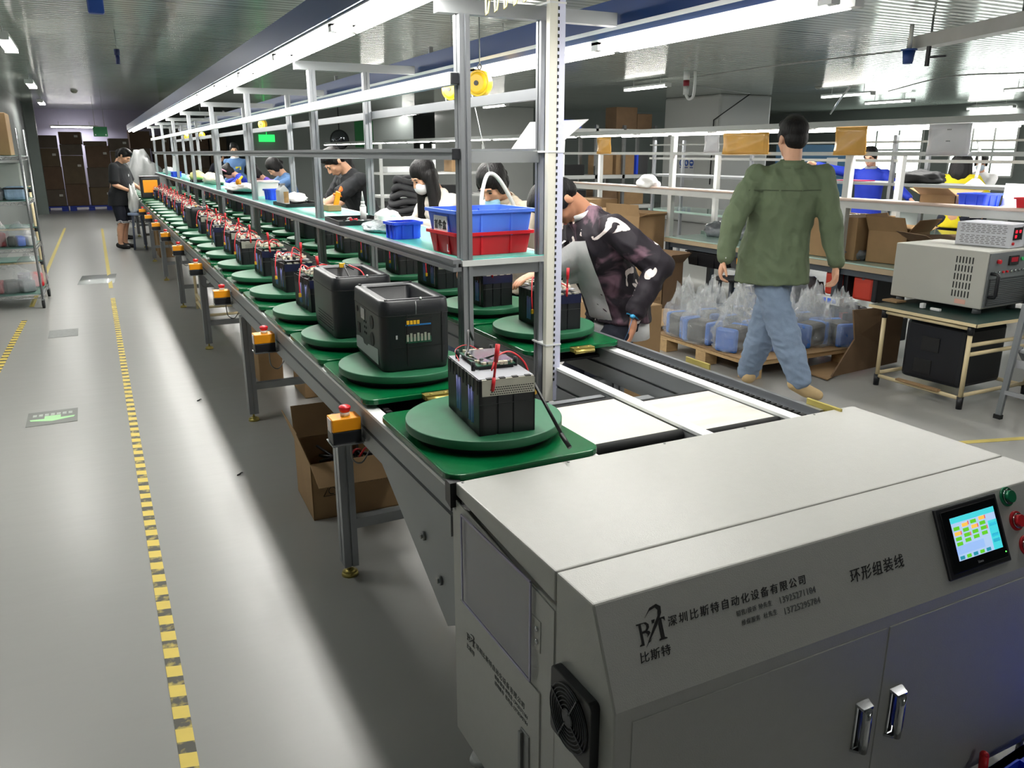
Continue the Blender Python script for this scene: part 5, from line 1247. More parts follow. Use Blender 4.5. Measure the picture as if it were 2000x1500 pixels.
# under the bench
def crate(label, loc, dims, mat, group=None, lab=None):
    t = bin_mesh(dims[0], dims[1], dims[2], mat, 'storage_crate', label, 'crate', loc, 0, group=group)
    if lab:
        for yy in (-.12, .05): B().mm((-dims[0]/2-.004, yy, .05), (-dims[0]/2, yy+.09, .12)).obj('label', lab, t)
    return t
crate('black crate hung under the left end of the glass green bench', (X2+.32, 6.72, .43), (.46,.66,.15), BLACKP)
crate('dark crate with orange labels under the bench', (X2+.3, 6.05, .48), (.5,.56,.12), M('dark_grey_plastic', (64,66,68), .5), lab=YELP)
t = thing('white_printer', 'white appliance with blue keys under the bench left of the walking man', 'device', (X2+.2, 6.2, .34)); B().box((0,0,.06),(.3,.4,.12),bev=.01).obj('case', WHITEP, t); b = B(); [b.mm((-.153,-.15+.06*k,.03),(-.149,-.11+.06*k,.08)) for k in range(3)]; b.obj('key', BLUEP, t)
B_ = M('deep_blue_crate', (30,70,120), .5)
crate('blue crate on the floor under the bench left of the walking man', (X2+.3, 6.0, .02), (.5,.5,.26), B_)
t = thing('steel_stool', 'dark steel stool under the bench left of the walking man', 'stool', (X2-.12, 6.05, 0)); 
B().cyl((0,0,.40),(0,0,.425),.16,n=24).obj('seat', BLACKP, t)
for a in range(4): B().bar((.13*math.cos(a*PI/2+.78), .13*math.sin(a*PI/2+.78), 0), (.11*math.cos(a*PI/2+.78), .11*math.sin(a*PI/2+.78), .4), .025, .025).obj('leg', DFR, t)
b = B(); [b.bar((.12*math.cos(a*PI/2+.78), .12*math.sin(a*PI/2+.78), .15), (.12*math.cos((a+1)*PI/2+.78), .12*math.sin((a+1)*PI/2+.78), .15), .02, .02) for a in range(4)]; b.obj('stretcher', DFR, t)
RG = M('red_plastic_goods', (196,58,38), .4, 0, .06)
for k, (y, z, l) in enumerate(((4.98,.40,'left red case of the upper pair under the bench'),(4.68,.40,'right red case of the upper pair under the bench'),(4.95,.06,'left red case of the lower pair under the bench'),(4.62,.06,'right red case of the lower pair under the bench'))):
    t = thing('red_case', l, 'case', (X2+.25, y, z), 0, 'red cases under the bench'); B().box((0,0,.1),(.36,.20,.2),bev=.02).obj('body', RG, t); B().box((0,-.12,.1),(.36,.05,.2),bev=.01).obj('black_end', BLACKP, t); crumple('film', None, None, (0,0,.16), (.34,.26,.1), POLYD, 60+k).parent = t
t = thing('power_strip', 'white power strip with blue sockets between the red cases', 'power strip', (X2+.02, 4.96, .33)); B().box((0,0,.035),(.05,.26,.07),bev=.006).obj('body', WHITEP, t)
for k in range(3): B().box((-.026,-.07+.055*k,.035),(.003,.035,.04)).obj('socket', LBLUEP, t)
crumple('film_wrapped_pack', 'film wrapped goods on the floor under the bench right of the walking man', 'pack', (X2+.05, 5.3, .02), (.4,.4,.5), POLYD, 33)

# boxes on the floor at the left end of the bench
t = thing('cardboard_box', 'tall open brown box standing behind the bending man', 'box', (5.42, 7.62, 0), R(12)); open_box(t, .42, .5, .93, CARD, (1,1,1,1), (.3,.5,1.4,.2), .3)
cbox('brown box with dark print on the floor behind the bending man', (4.85, 6.78, 0), (.36,.42,.50), R(14), prt='深圳电源有限公司')
t = thing('cardboard_box', 'open brown box on the floor by the dark leg of the bench', 'box', (5.22, 6.92, 0), R(14)); open_box(t, .32, .44, .50, CARDD, (1,1,1,1), (.8,.9,.9,.7), .45)
cbox('pale brown box low behind the bending man at the conveyor', (3.1, 4.55, 0), (.4,.5,.62), R(5))
cbox('brown box behind the bending man under the hanging paper', (5.6, 8.8, 0), (.4,.5,1.05), 0)
for k in range(10):
    o = tag(B().box((0,0,.006), (.75,.55,.009)).obj('flat_carton', CARD, loc=(4.55+.02*math.sin(k*2.1), 5.95+.02*math.cos(k*1.7), .014*k)), 'folded flat carton in the low stack behind the bending man', 'carton', 'flat cartons stacked on the floor'); o.rotation_euler.z = R(10+3*math.sin(k))

# pallet with film wrapped units
pal = thing('wooden_pallet', 'pale wooden pallet on block feet carrying the film wrapped blue and black units', 'pallet', (4.62, 4.82, 0))
B().mm((-.52,-.56,.105),(.58,.56,.135)).obj('deck_board', WOOD, pal, bev=.003)
for x in (-.46, .0, .5):
    for y in (-.49, .0, .49): B().mm((x-.06,y-.06,.0),(x+.06,y+.06,.105)).obj('block', WOOD, pal, bev=.003)
tag(B().box((0,0,0),(1.14,1.14,.008)).obj('cardboard_sheet', CARD, loc=(4.66, 4.82, .141)), 'brown cardboard sheet covering the top of the wooden pallet', 'sheet')
UB, UD = M('unit_blue_plastic', (62,120,206), .4), M('unit_charcoal_plastic', (46,46,46), .5)
def unit(label, x, y, rz, seed):
    t = thing('wrapped_unit', label, 'wrapped unit', (x, y, .146), rz, 'film wrapped units on the pallet')
    B().box((0,0,.09),(.20,.17,.18),bev=.03).obj('body', UD, t)
    for s_ in (-1,1): B().box((s_*.115,0,.09),(.05,.18,.185),bev=.022).obj('blue_end', UB, t)
    b = B(); b.ball((0,0,0), 1.0, n=48, m=32)
    for v in b.bm.verts:
        q = v.co.copy(); nz = mnoise.noise(q*2.4+V((seed*2.7,0,0)))+.9*mnoise.noise(q*6.5+V((0,seed*1.3,2)))+.5*mnoise.noise(q*14+V((seed,0,2)))
        up = max(0, q.z); sq = 1.0/max(.72, (abs(q.x)**4+abs(q.y)**4)**.25) if up < .5 else 1.15
        rr = min(sq, 1.25)*(1-.2*up*up)*(1+.18*nz)
        v.co = V((q.x*.165*rr, q.y*.125*rr, (max(-.62, q.z*(1+.22*nz*up))+.62)*.165+.13*up*up*(1+.55*nz)))
    b.obj('clear_film', POLY, t); return t
k = 0
for x, y, rz in ((4.22,5.2,80),(4.2,4.93,100),(4.25,4.62,20),(4.52,5.18,75),(4.53,4.88,95),(4.55,4.52,60),(4.83,5.15,85),(4.86,4.8,100),(4.88,4.47,10),(5.1,5.05,90),(5.12,4.7,80),(5.12,4.4,75)):
    row = ['front', 'second', 'third', 'back'][min(3, k//3)]; pos = ['left', 'middle', 'right'][k % 3]
    unit('film wrapped blue and black unit in the %s row of the pallet, %s one' % (row, pos), x, y, R(rz), k); k += 1
# leaning and lying cardboard by the pallet
b = B(); b.prism([(4.60, 4.0, .006), (5.42, 4.36, .006), (5.40, 4.43, .006), (4.62, 4.31, .006)], (0,0,.008)); tag(b.obj('cardboard_sheet', CARD), 'brown cardboard flap lying on the floor beside the pallet', 'sheet')
b = B(); b.prism([(4.66, 4.02, .02), (5.46, 4.10, .02), (5.52, 4.14, .46), (5.0, 4.18, .46), (4.98, 4.12, .25)], (0,.012,.0)); tag(b.obj('cardboard_sheet', CARDD), 'brown cardboard panel leaning between the pallet and the pipe-frame table', 'sheet')

# pipe-frame table with the two power supplies
pt = thing('pipe_table', 'low table of beige coated pipes with black joints and a dark green top', 'table', (5.18, 3.46, 0))
PX, PY = .34, .32
b = B(); b.mm((-PX-.04,-PY-.06,.555),(PX+.06,PY+.1,.572)); b.obj('table_top', M('dark_green_board', (22,48,42), .4), pt); B().mm((-PX-.045,-PY-.065,.552),(-PX-.038,PY+.105,.572)).mm((-PX-.045,-PY-.066,.552),(PX+.065,-PY-.059,.572)).obj('top_edge', BEIGE, pt)
for x in (-PX, PX):
    for y in (-PY, PY):
        lg = B().cyl((x,y,.07),(x,y,.50),.0145,n=14).obj('leg', BEIGE, pt); B().cyl((x,y,.0),(x,y,.08),.019,.021,n=12).obj('joint', BLACKP, lg); B().cyl((x,y,.49),(x,y,.553),.021,n=12).obj('joint', BLACKP, lg)
for (a, c, z) in (((-PX,-PY),(-PX,PY),.07),((-PX,-PY),(PX,-PY),.09),((PX,-PY),(PX,PY),.07),((-PX,PY),(PX,PY),.09),((-PX,-PY),(-PX,PY),.53),((-PX,-PY),(PX,-PY),.42),((-PX,-PY),(PX,-PY),.36)):
    B().cyl((*a,z),(*c,z),.013,n=12).obj('stretcher', BEIGE, pt)
ps = thing('power_supply', 'large grey power supply with front handle and grille on the pipe-frame table', 'power supply', (5.31, 3.60, .575), R(3))
B().box((0,0,.225),(.50,.66,.375),bev=.006).obj('case', M('warm_grey_enamel', (186,186,178), .45, 0, .02), ps)
for x in (-.2,.2):
    for y in (-.28,.28): B().cyl((x,y,0),(x,y,.04),.028,n=12).obj('foot', M('grey_caster', (90,94,96), .4), ps)
B().mm((-.235,-.340,.05),(.235,-.331,.40)).obj('front_panel', M('dark_grey_panel', (108,112,114), .5), ps)
g = B().mm((-.215,-.346,.06),(.225,-.339,.235)).obj('grille', M('charcoal_grille', (58,62,64), .5), ps); b = B(); [b.mm((-.21,-.349,.066+.0125*k),(.22,-.345,.072+.0125*k)) for k in range(13)]; b.obj('slat', M('grey_slat', (96,100,102), .5), g)
B().tube([(-.205,-.335,.27),(-.205,-.385,.27),(-.205,-.39,.255),(-.205,-.39,.135),(-.205,-.385,.12),(-.205,-.335,.12)], .012, n=8).obj('handle', BLACKP, ps)
d_ = B().mm((-.03,-.35,.315),(.075,-.339,.375)).obj('meter', BLACKM, ps); B().mm((-.015,-.3515,.335),(.06,-.3495,.365)).obj('readout', M('dim_red_readout', (150,24,40), .3, 0, 0, emit=.25), d_)
for k in range(9): B().cyl((-.17+.045*k,-.34,.275),(-.17+.045*k,-.352,.275),.0075,n=10).obj('toggle', CHROME if k not in (2,3) else REDP, ps)
B().cyl((-.15,-.34,.345),(-.15,-.36,.345),.014,n=12).obj('red_knob', REDP, ps); B().cyl((.12,-.34,.35),(.12,-.352,.35),.012,n=12).obj('green_knob', M('green_lit_knob', (60,190,110), .3), ps)
for q in range(5):
    for k in range(6): B().mm((-.2515,-.13-.022*k,.10+.056*q),(-.2495,-.122-.022*k,.142+.056*q)).obj('vent_slot', BLACKM, ps)
B().mm((-.2515,-.225,.055),(-.2495,-.15,.085)).obj('orange_label', M('pale_orange_label', (226,176,160), .5), ps)
p2 = thing('power_supply', 'smaller white power supply with red digits stacked on the large grey one', 'power supply', (5.46, 3.50, .989), R(8))
B().box((0,0,.078),(.26,.36,.155),bev=.004).obj('case', M('cool_white_enamel', (206,208,216), .45, 0, .02), p2)
d_ = B().mm((-.105,-.187,.055),(.0,-.179,.135)).obj('display', BLACKM, p2)
RED_ = M('red_led_digits', (255,30,50), .3, 0, 0, emit=2.0)
for (u, v) in ((-.085,.1),(-.033,.1),(-.085,.068)): text('digits', '88', .026, RED_, d_, frame((u-.012, -.1885, v), (1,0,0), (0,0,1)), bold=.0008)
B().mm((.012,-.184,.05),(.016,-.179,.14)).obj('groove', INKG, p2); B().cyl((-.10,-.18,.03),(-.10,-.19,.03),.010,n=12).obj('red_button', REDP, p2)
for k in range(3): B().cyl((.05+.025*k,-.18,.1),(.05+.025*k,-.195,.1),.009,n=10).obj('knob', STEEL, p2)
b = B()
for q in range(10):
    for k in range(9): b.mm((-.1315,-.15+.034*k+.008*(q % 2),.02+.012*q+(.012 if q > 4 else 0)),(-.1295,-.128+.034*k+.008*(q % 2),.0235+.012*q+(.012 if q > 4 else 0)))
b.obj('vent_slots', INKG, p2)
p3 = thing('power_supply', 'white vented power supply standing behind the two stacked ones', 'power supply', (5.86, 3.42, .989), 0); B().box((0,0,.09),(.3,.3,.18),bev=.005).obj('case', M('white_enamel', (212,214,216), .45), p3)
tag(B().box((5.02, 3.86, .582),(.1,.12,.012)).obj('carton_piece', CARD), 'small cardboard piece on the left corner of the pipe-frame table', 'cardboard')
tag(B().box((4.98, 3.60, .592),(.03,.03,.035), bev=.004).obj('white_socket', WHITEP), 'small white socket cube on the edge of the pipe-frame table', 'socket')
tag(B().box((4.98, 3.50, .582),(.025,.07,.018), bev=.004).obj('white_plug', WHITEP), 'white plug lying on the edge of the pipe-frame table', 'plug')
# black machine housing under the table
t = thing('black_machine', 'black plastic machine housing standing inside the pipe-frame table', 'machine', (5.17, 3.46, .09), R(2))
B().box((0,0,.205),(.46,.44,.41),bev=.03).obj('housing', M('black_navy_housing', (20,23,30), .4), t)
for z, yy in ((.26,.02),(.1,.06)): B().box((-.232,yy,z),(.006,.13,.10),bev=.002).obj('recess', BLACKM, t); 
tag(B().mm((4.80,3.28,.085),(4.835,3.60,.097)).obj('wood_strip', CARD), 'thin wooden strip lying on the lower pipe of the table', 'strip')
# folding chair at the right edge
ch = thing('folding_chair', 'grey plastic folding chair cut by the right edge of the photo', 'chair', (4.98, 2.72, 0), R(0))
CG = M('grey_chair_plastic', (150,152,156), .45, 0, .03)
cpx = lambda px, py: at(px, py, 0, 4.84)-V((4.98, 2.72, 0))
b = B()
yL, yR = .17, -.23
pts = [(yy, zz) for yy, zz in ((yL, .60), (yL-.005, .70), (yL-.06, .755), (-.03, .765), (yR+.06, .755), (yR+.005, .70), (yR, .60), (-.03, .545))]
b.prism([(-.05, yy, zz) for yy, zz in pts], (.022,0,.0)); bk = b.obj('backrest', CG, ch, bev=.006)
for k in range(5):
    for j in range(3): B().cyl((-.053, .07-.05*k, .62+.03*j), (-.045, .07-.05*k, .62+.03*j), .006, n=8).obj('hole', BLACKM, bk)
for yy in (yL, yR):
    lg = B().bar((-.045, yy-.005, .72), (-.10, yy+.012, .02), .022, .034).obj('leg', M('grey_chair_tube', (128,132,136), .4, .3), ch); B().box((-.102, yy+.012, .012), (.03,.045,.03)).obj('rubber_foot', RUBBER, lg)
    lg = B().bar((-.04, yy*.94, .45), (.36, yy*.94, .02), .02, .03).obj('leg', M('grey_chair_tube2', (128,132,136), .4, .3), ch); B().box((.362, yy*.94, .012), (.035,.03,.03)).obj('rubber_foot', RUBBER, lg)
B().mm((-.045, yR, .42), (.33, yL, .445)).obj('seat', CG, ch, bev=.01)
B().mm((-.10, yR, .16), (-.08, yL, .185)).mm((-.06, yR, .33), (-.05, yL, .38)).obj('cross_bar', CG, ch)
# yellow floor edge of blue plastic pallet at the camera
bp = thing('plastic_pallet', 'blue plastic pallet on the floor at the bottom right corner', 'pallet', (2.3, .62, 0), R(4))
b = B(); b.mm((-.5,-.4,.10),(.5,.36,.11)); 
for k in range(9): b.mm((-.5+k*.12,-.4,.10),(-.47+k*.12,.36,.135))
for k in range(8): b.mm((-.5,-.4+k*.105,.10),(.5,-.375+k*.105,.135))
b.mm((-.5,.34,.0),(.5,.36,.135)); b.mm((-.5,-.4,0),(-.48,.36,.135)); b.mm((.48,-.4,0),(.5,.36,.135)); b.mm((-.5,-.4,0),(.5,-.38,.135)); b.obj('deck', M('pallet_blue_plastic', (40,76,214), .4), bp)
tag(B().cyl((1.80,.955,.10),(1.81,.965,.155),.011,n=12).ball((1.81,.965,.155),.011).obj('red_rod', REDP), 'short red rod standing up beside the blue plastic pallet', 'rod')
# ------------------------------------------------------------------ third row with its workers
X3 = 7.7
ln3 = thing('workbench_row', 'third framed workbench row behind the second one, workers standing along it', 'workbench', (X3, 6, 0)); O3 = V((X3, 6, 0))
def l3(b, nm, mat):
    o = b.obj(nm, mat, ln3); o.location = -O3; return o
for y in (2.0, 4.15, 6.15, 8.3, 10.4):
    for x in (X3, X3+.55): b = B(); b.mm((x-.02, y-.02, 0), (x+.02, y+.02, 1.78)); l3(b, 'post', ALU)
for x in (X3-.02,):
    b = B(); b.mm((x, 1.5, 1.50), (x+.025, 10.5, 1.53)); l3(b, 'rail', WPOST)
    b = B(); b.mm((x, 1.5, 1.70), (x+.025, 10.5, 1.72)); l3(b, 'rail', WPOST)
b = B(); b.mm((X3-.03, 1.5, 1.255), (X3+.5, 10.5, 1.285)); l3(b, 'shelf_board', ALU2)
b = B(); b.mm((X3, 1.5, .74), (X3+.7, 10.5, .77)); l3(b, 'bench_top', TOPG)
t = thing('light_strip', 'row of white tubes along the top of the third workbench row', 'lamp', (X3+.3, 1.0, 1.86)); B().mm((-.08,0,.012),(.08,11,.03)).obj('reflector', HOUSW, t)
lamp_light(t, (0,5.4,-.02), .12, 10.8, LRAD*1.1)
for k in range(8): B().cyl((0,.05+1.35*k,0),(0,1.27+1.35*k,0),.016,n=10).obj('tube', TUBEM, t)
t = thing('light_strip', 'row of white tubes farther behind the third workbench row', 'lamp', (11.3, 3.0, 1.95)); B().mm((-.08,0,.012),(.08,8.5,.03)).obj('reflector', HOUSW, t)
lamp_light(t, (0,4.1,-.02), .12, 8.1, LRAD*1.1)
for k in range(6): B().cyl((0,.05+1.35*k,0),(0,1.27+1.35*k,0),.016,n=10).obj('tube', TUBEM, t)
for k in range(7): tag(B().mm((X3-.03, 2.75+.24*k+.02*(k % 2), 1.53), (X3-.028, 2.93+.24*k, 1.69)).obj('paper_sheet', PAPER), 'white paper sheet hung on the third row rail, %s from the right end' % ORD[k], 'paper', 'paper sheets on the third row')
p = at(1690, 330, 0, 8.45)
person('person in royal blue jacket with yellow shoulder trim standing behind the second row', (8.75, 7.3), -118, h=1.66, hp=22, hy=8, hands=((8.75,6.6,1.0), (8.1,7.75,1.48)), top=BLUEC, low=NAVY, shoe=SHO, vox=.0095, collar=M('grey_collar', (150,152,158), .7), loose=1.08)
person('person with long black hair and yellow shirt seen from behind at the third row', (8.75, 6.1), 60, h=1.62, hp=10, hands=((9.1,6.4,1.1), (9.2,6.0,1.1)), top=YELC, sleeve='short', low=NAVY, shoe=SHO, hstyle='long', vox=.011, face=False)
t, k = person('person with pale blue mask facing the camera far behind the third row', (10.6, 7.1), -120, h=1.58, hp=15, hands=((10.2,6.8,1.0), (10.2,7.3,1.0)), top=WSH, low=NAVY, shoe=SHO, hstyle='tail', vox=.012)
B().ball(k['H'](0,.062,-.058), (.054,.05,.05), rot=k['hm'], n=16, m=10).obj('pale_mask', M('pale_blue_mask', (206,220,236), .7), t)
person('person with short black hair bent low at the third row near the right edge', (8.72, 5.15), -100, h=1.55, lean=18, hp=45, hands=((8.3,5.0,1.0), (8.3,5.4,1.0)), top=NAVY, low=NAVY, shoe=SHO, vox=.011, face=False)
t, k = person('person in black and blue vest standing at the right edge behind the white hose', (9.2, 5.0), -60, h=1.80, hands=((8.9,5.2,1.0), (9.4,5.4,1.0)), top=BLKT, low=NAVY, shoe=SHO, vox=.012, face=False)
b = B(); b.tube([k['P'](k['sh'][0]+V((-.02,-.05,.05))), k['P'](k['sh'][0]*.5+k['pel']*.5+V((-.1,-.1,.05)))], .03); b.obj('blue_stripe', BLUEC, t)
crumple('black_cloth_bag', 'black folded bag on the third row shelf before the man in blue', 'bag', (X3+.2, 5.95, 1.287), (.3,.55,.13), BLACKM, 41)
tag(B().box((X3+.15, 6.75, 1.293), (.24,.34,.01)).obj('red_folder', M('magenta_folder', (176,30,84), .5)), 'thin magenta folder lying on the third row shelf', 'folder')
t = thing('meter_box', 'small white meter with red digits on the third row shelf', 'meter', (X3+.15, 7.62, 1.287)); B().box((0,0,.09),(.12,.14,.18),bev=.005).obj('case', WHITEP, t); B().box((-.061,0,.12),(.004,.09,.06)).obj('red_readout', M('red_readout', (220,30,60), .3, 0, 0, emit=1), t)
t = thing('desk_lamp', 'white cone shaped lamp head over the third row bench', 'lamp', tuple(at(1905, 355, 0, 8.0))); B().cyl((0,0,-.07),(0,0,.03),.14,.03,n=24).obj('shade', WHITEP, t); B().tube(catmull([(0,0,.03),(.02,0,.2),(.0,.05,.45)], 6), .016).obj('hose', WHITEP, t)

# storage rack behind the bending man
rk = thing('storage_rack', 'tall grey steel storage rack with boxes beyond the second row', 'rack', (9.3, 14.3, 0))
for x in (-1.3, -.35, .3, 1.05):
    for y in (-.3, .3): B().mm((x-.03, y-.03, 0), (x+.03, y+.03, 2.12)).obj('upright', STEEL, rk)
for z in (.5, 1.1, 1.98): B().mm((-1.33,-.33,z),(1.08,.33,z+.07)).obj('shelf', WSTEEL2, rk)
for i, (x, z, w, h, m_, l) in enumerate(((-.95,2.05,.62,.16,BLUEP,'blue crate on top of the grey storage rack'),(.42,2.05,.5,.42,CARDD,'brown box on top of the grey storage rack'),(.86,2.05,.36,.3,CARDD,'darker brown box at the right end on top of the storage rack'),(-.05,1.17,.34,.38,CARD,'brown box on the middle shelf of the rack, left one'),(.42,1.17,.44,.42,CARD,'larger brown box on the middle shelf of the rack'),(.86,1.17,.24,.4,M('dark_bag_grey', (70,70,72), .5),'dark wrapped goods on the middle shelf of the rack'),(.72,1.17,.05,.4,BLUEP,'upright royal blue folder on the middle shelf of the rack'),(-.85,1.17,.6,.2,BLACKM,'dark flat goods on the left of the middle rack shelf'),(.0,.57,.5,.3,CARDD,'brown box on the low shelf of the rack, left one'),(.6,.57,.6,.34,CARD,'brown box on the low shelf of the rack, right one'),(-.8,.57,.6,.3,BLACKM,'dark goods on the low shelf of the rack'))):
    tag(B().box((9.3+x, 14.3, z+h/2+.001), (w, .4, h), bev=.008).obj('storage_box', m_), l, 'box')
# far rack behind the long haired worker
rk = thing('storage_rack', 'far steel shelf with bins and papers behind the worker with the white mask', 'rack', (5.6, 14.5, 0))
for x in (-1.0, 0, 1.0):
    for y in (-.3, .3): B().mm((x-.025, y-.025, 0), (x+.025, y+.025, 1.75)).obj('upright', WPOST, rk)
for z in (.5, .82, 1.22, 1.6): B().mm((-1.03,-.33,z),(1.03,.33,z+.035)).obj('shelf', WSTEEL2, rk)
for i, (x, z, w, h, m_, l) in enumerate(((-.6,1.255,.5,.1,PAPER,'stack of white papers on the far steel shelf'),(.6,1.255,.4,.24,CARD,'brown paper sack on the far steel shelf'),(-.1,.855,.4,.26,CARDD,'brown box low on the far steel shelf'),(.5,.855,.6,.16,BLACKM,'dark tray on the far steel shelf'),(-.6,.535,.5,.2,BLACKM,'dark goods on the lowest far shelf'))):
    tag(B().box((5.6+x, 14.5, z+h/2+.001), (w, .4, h), bev=.01).obj('storage_item', m_), l, 'box')
t = thing('cable_coil_heap', 'round grey cable coil heap behind the worker in black t-shirt', 'coil', (4.4, 12.2, 0)); B().mm((-.5,-.4,0),(.5,.4,.7)).obj('base', BLACKM, t)  # a heap of cable coils on a black base, no machine
for k in range(5): B().tube([(.32*math.cos(a)*(1-.08*k), .32*math.sin(a)*(1-.08*k), .75+.11*k+.03*math.sin(3*a+k)) for a in [2*PI*j/24 for j in range(24)]], .05, closed=True).obj('coil', M('dark_grey_cable', (70,70,74), .6), t)
# pictogram board and blue sign on the pillar
def board(x, y, z, w, h):
    return B().mm((x-.008, y-w/2, z-h/2), (x, y+w/2, z+h/2))
q = at(1340, 330, 0, PILX-.01)
t = thing('safety_notice', 'pale notice with three round blue pictograms on the clad pillar', 'sign', (PILX-.002, q.y, q.z)); B().mm((-.006,-.28,-.25),(0,.28,.27)).obj('board', M('pale_grey_notice', (204,206,208), .5), t)
for k in range(3):
    c = V((-.0065, .185-.185*k, .14)); B().cyl(c+V((.001,0,0)), c-V((.002,0,0)), .075, n=24).obj('blue_disc', M('sign_blue', (44,84,170), .5), t)
    b = B(); b.prism([c+V((-.003, yy, zz)) for yy, zz in (((-.02,-.045),(.02,-.045),(.03,.03),(0,.045),(-.03,.03)) if k == 0 else ((-.03,-.02),(.0,-.045),(.03,.0),(.01,.045),(-.01,.03)) if k == 1 else ((-.045,-.01),(.045,-.01),(.045,.02),(-.045,.02)))], (-.001,0,0)); b.obj('pictogram', PAPER, t)
    B().mm((-.008, c.y-.06, .02), (-.006, c.y+.06, .045)).obj('caption', M('sign_blue_caption', (70,90,150), .5), t)
q = at(1315, 360, 0, PILX-.01)
tag(B().mm((PILX-.01, q.y-.08, q.z-.1), (PILX-.002, q.y+.08, q.z+.1)).obj('blue_notice', M('notice_blue', (66,130,196), .5)), 'small blue notice left of the pictogram board on the pillar', 'sign')
t = thing('equipment_cabinet', 'steel blue cabinet with white papers beside the clad pillar, left of the walking man', 'cabinet', (13.4, 12.6, 0)); B().mm((-.7,-.4,0),(.6,.4,1.75)).obj('body', M('steel_blue_enamel', (74,116,150), .4), t); B().mm((-.1,-.41,.9),(.2,-.4,1.5)).obj('paper', PAPER, t)

# ------------------------------------------------------------------ wire shelf trolley at the left
TX, TY, TW, TD = -1.27, 9.92, .655, .80
tr = thing('wire_shelf_trolley', 'chrome wire shelf trolley on casters with green shelf liners', 'trolley', (TX, TY, 0), R(-1.5))
WCH = M('dull_chrome', (158,160,162), .32, .85, .05)
LINER = M('green_shelf_liner', (96,132,122), .5, 0, .06)
for x in (0, TW):
    for y in (0, TD):
        ps_ = B().cyl((x,y,.115),(x,y,1.84),.0127,n=12).obj('post', WCH, tr); b = B()
        for k in range(34): b.cyl((x,y,.13+.05*k),(x,y,.133+.05*k),.0137,n=10)
        b.obj('groove_rings', STEEL, ps_)
        cs = B().box((x,y,.088),(.035,.05,.012)).box((x-.016,y-.012,.055),(.004,.035,.06)).box((x+.016,y-.012,.055),(.004,.035,.06)).cyl((x,y,.09),(x,y,.125),.011).obj('caster', WCH, tr)
        B().cyl((x-.013,y-.02,.040),(x+.013,y-.02,.040),.040,n=22).obj('wheel', RUBBER, cs)
for z in (.14, .63, 1.11, 1.56):
    b = B()
    for a, c in (((0,0),(TW,0)),((0,TD),(TW,TD)),((0,0),(0,TD)),((TW,0),(TW,TD))):
        b.cyl((*a,z),(*c,z),.005,n=8); b.cyl((*a,z-.035),(*c,z-.035),.004,n=8)
        n_ = 10; pa, pc = V((*a,z)), V((*c,z))
        for k in range(n_):
            m0 = pa+(pc-pa)*k/n_; m1 = pa+(pc-pa)*(k+.5)/n_; m2 = pa+(pc-pa)*(k+1)/n_
            b.cyl(m0, m1-V((0,0,.035)), .0022, n=5).cyl(m1-V((0,0,.035)), m2, .0022, n=5)
    for k in range(20): b.cyl((.03*k+.03,0,z),(.03*k+.03,TD,z),.0022,n=5)
    sh_ = b.obj('wire_shelf', WCH, tr); B().mm((.01,.01,z+.004),(TW-.01,TD-.01,z+.009)).obj('liner', LINER, tr)
cbox('brown cardboard box on the top shelf of the wire trolley', (-.91, 10.3, 1.572), (.42,.5,.42), 0)
t = thing('white_tray_box', 'off white equipment box with green edge under the top shelf of the trolley', 'box', (-.92, 10.44, 1.122)); B().box((0,0,.19),(.56,.4,.36),bev=.03).obj('case', M('off_white_case', (176,184,178), .4), t); B().mm((-.02,-.206,.02),(-.005,-.2,.36)).obj('green_edge', M('green_edge', (60,130,90), .5), t)
def bagged(label, loc, dims, core, seed):
    t = thing('bagged_goods', label, 'bag', loc, 0, 'bagged goods on the wire trolley'); w, d, h = dims
    b = B(); k = 0; random.seed(seed)
    for j, m_ in enumerate(core): B().box(((j-.5*(len(core)-1))*w/len(core)*.8, .0, h*.22), (w/len(core)*.75, d*.6, h*.42), rz=.2*j, bev=.015).obj('goods', m_, t)
    b = B(); b.ball((0,0,0), 1, n=26, m=18)
    for v in b.bm.verts:
        q = v.co.copy(); nz = mnoise.noise(q*2.2+V((seed,0,0)))+.6*mnoise.noise(q*5+V((0,seed,0))); up = max(0, q.z)
        v.co = V((q.x*w*.52*(1-.3*up)*(1+.2*nz), q.y*d*.52*(1-.3*up)*(1+.2*nz), (max(-.6, q.z*(1+.25*nz))+.6)*h*.6))
    b.obj('clear_bag', POLY, t); return t
bagged('clear bag with blue and white bottle on the third trolley shelf', (-.75, 10.12, .642), (.3,.3,.24), [BLACKP, LBLUEP, WHITEP], 2)
bagged('clear bag of black parts on the third trolley shelf, left edge', (-.99, 10.15, .642), (.26,.3,.34), [BLACKP, M('dark_red_goods', (150,60,66), .5)], 3)
bagged('clear bag of shiny red wrapped parts on the lowest trolley shelf, front one', (-.90, 10.13, .152), (.5,.34,.3), [M('wine_red_goods', (150,44,54), .5), BLACKP, M('grey_parts', (120,124,130), .5)], 4)
bagged('clear bag of dark parts with red tag on the lowest trolley shelf, rear one', (-.74, 10.5, .152), (.3,.28,.36), [M('violet_goods', (96,86,116), .5), REDP], 5)
t = thing('wrapped_tool', 'blue film wrapped pack with black strap at the front of the trolley', 'pack', (-.72, 10.06, 1.122)); B().box((0,0,.07),(.2,.16,.14),bev=.03).obj('pack', M('pale_blue_film', (150,178,206), .2, 0, .2, 12, bump=.8, bscale=18), t); B().box((0,0,.12),(.205,.165,.018),bev=.004).obj('strap', BLACKP, t)
crumple('wrapped_tool', 'black and white tool in grey film at the left edge of the trolley', 'pack', (-.95, 10.06, 1.122), (.26,.18,.16), POLYD, 77)
t = thing('pipe_rack', 'beige pipe rack standing right behind the wire shelf trolley', 'rack', (-1.0, 11.35, 0))
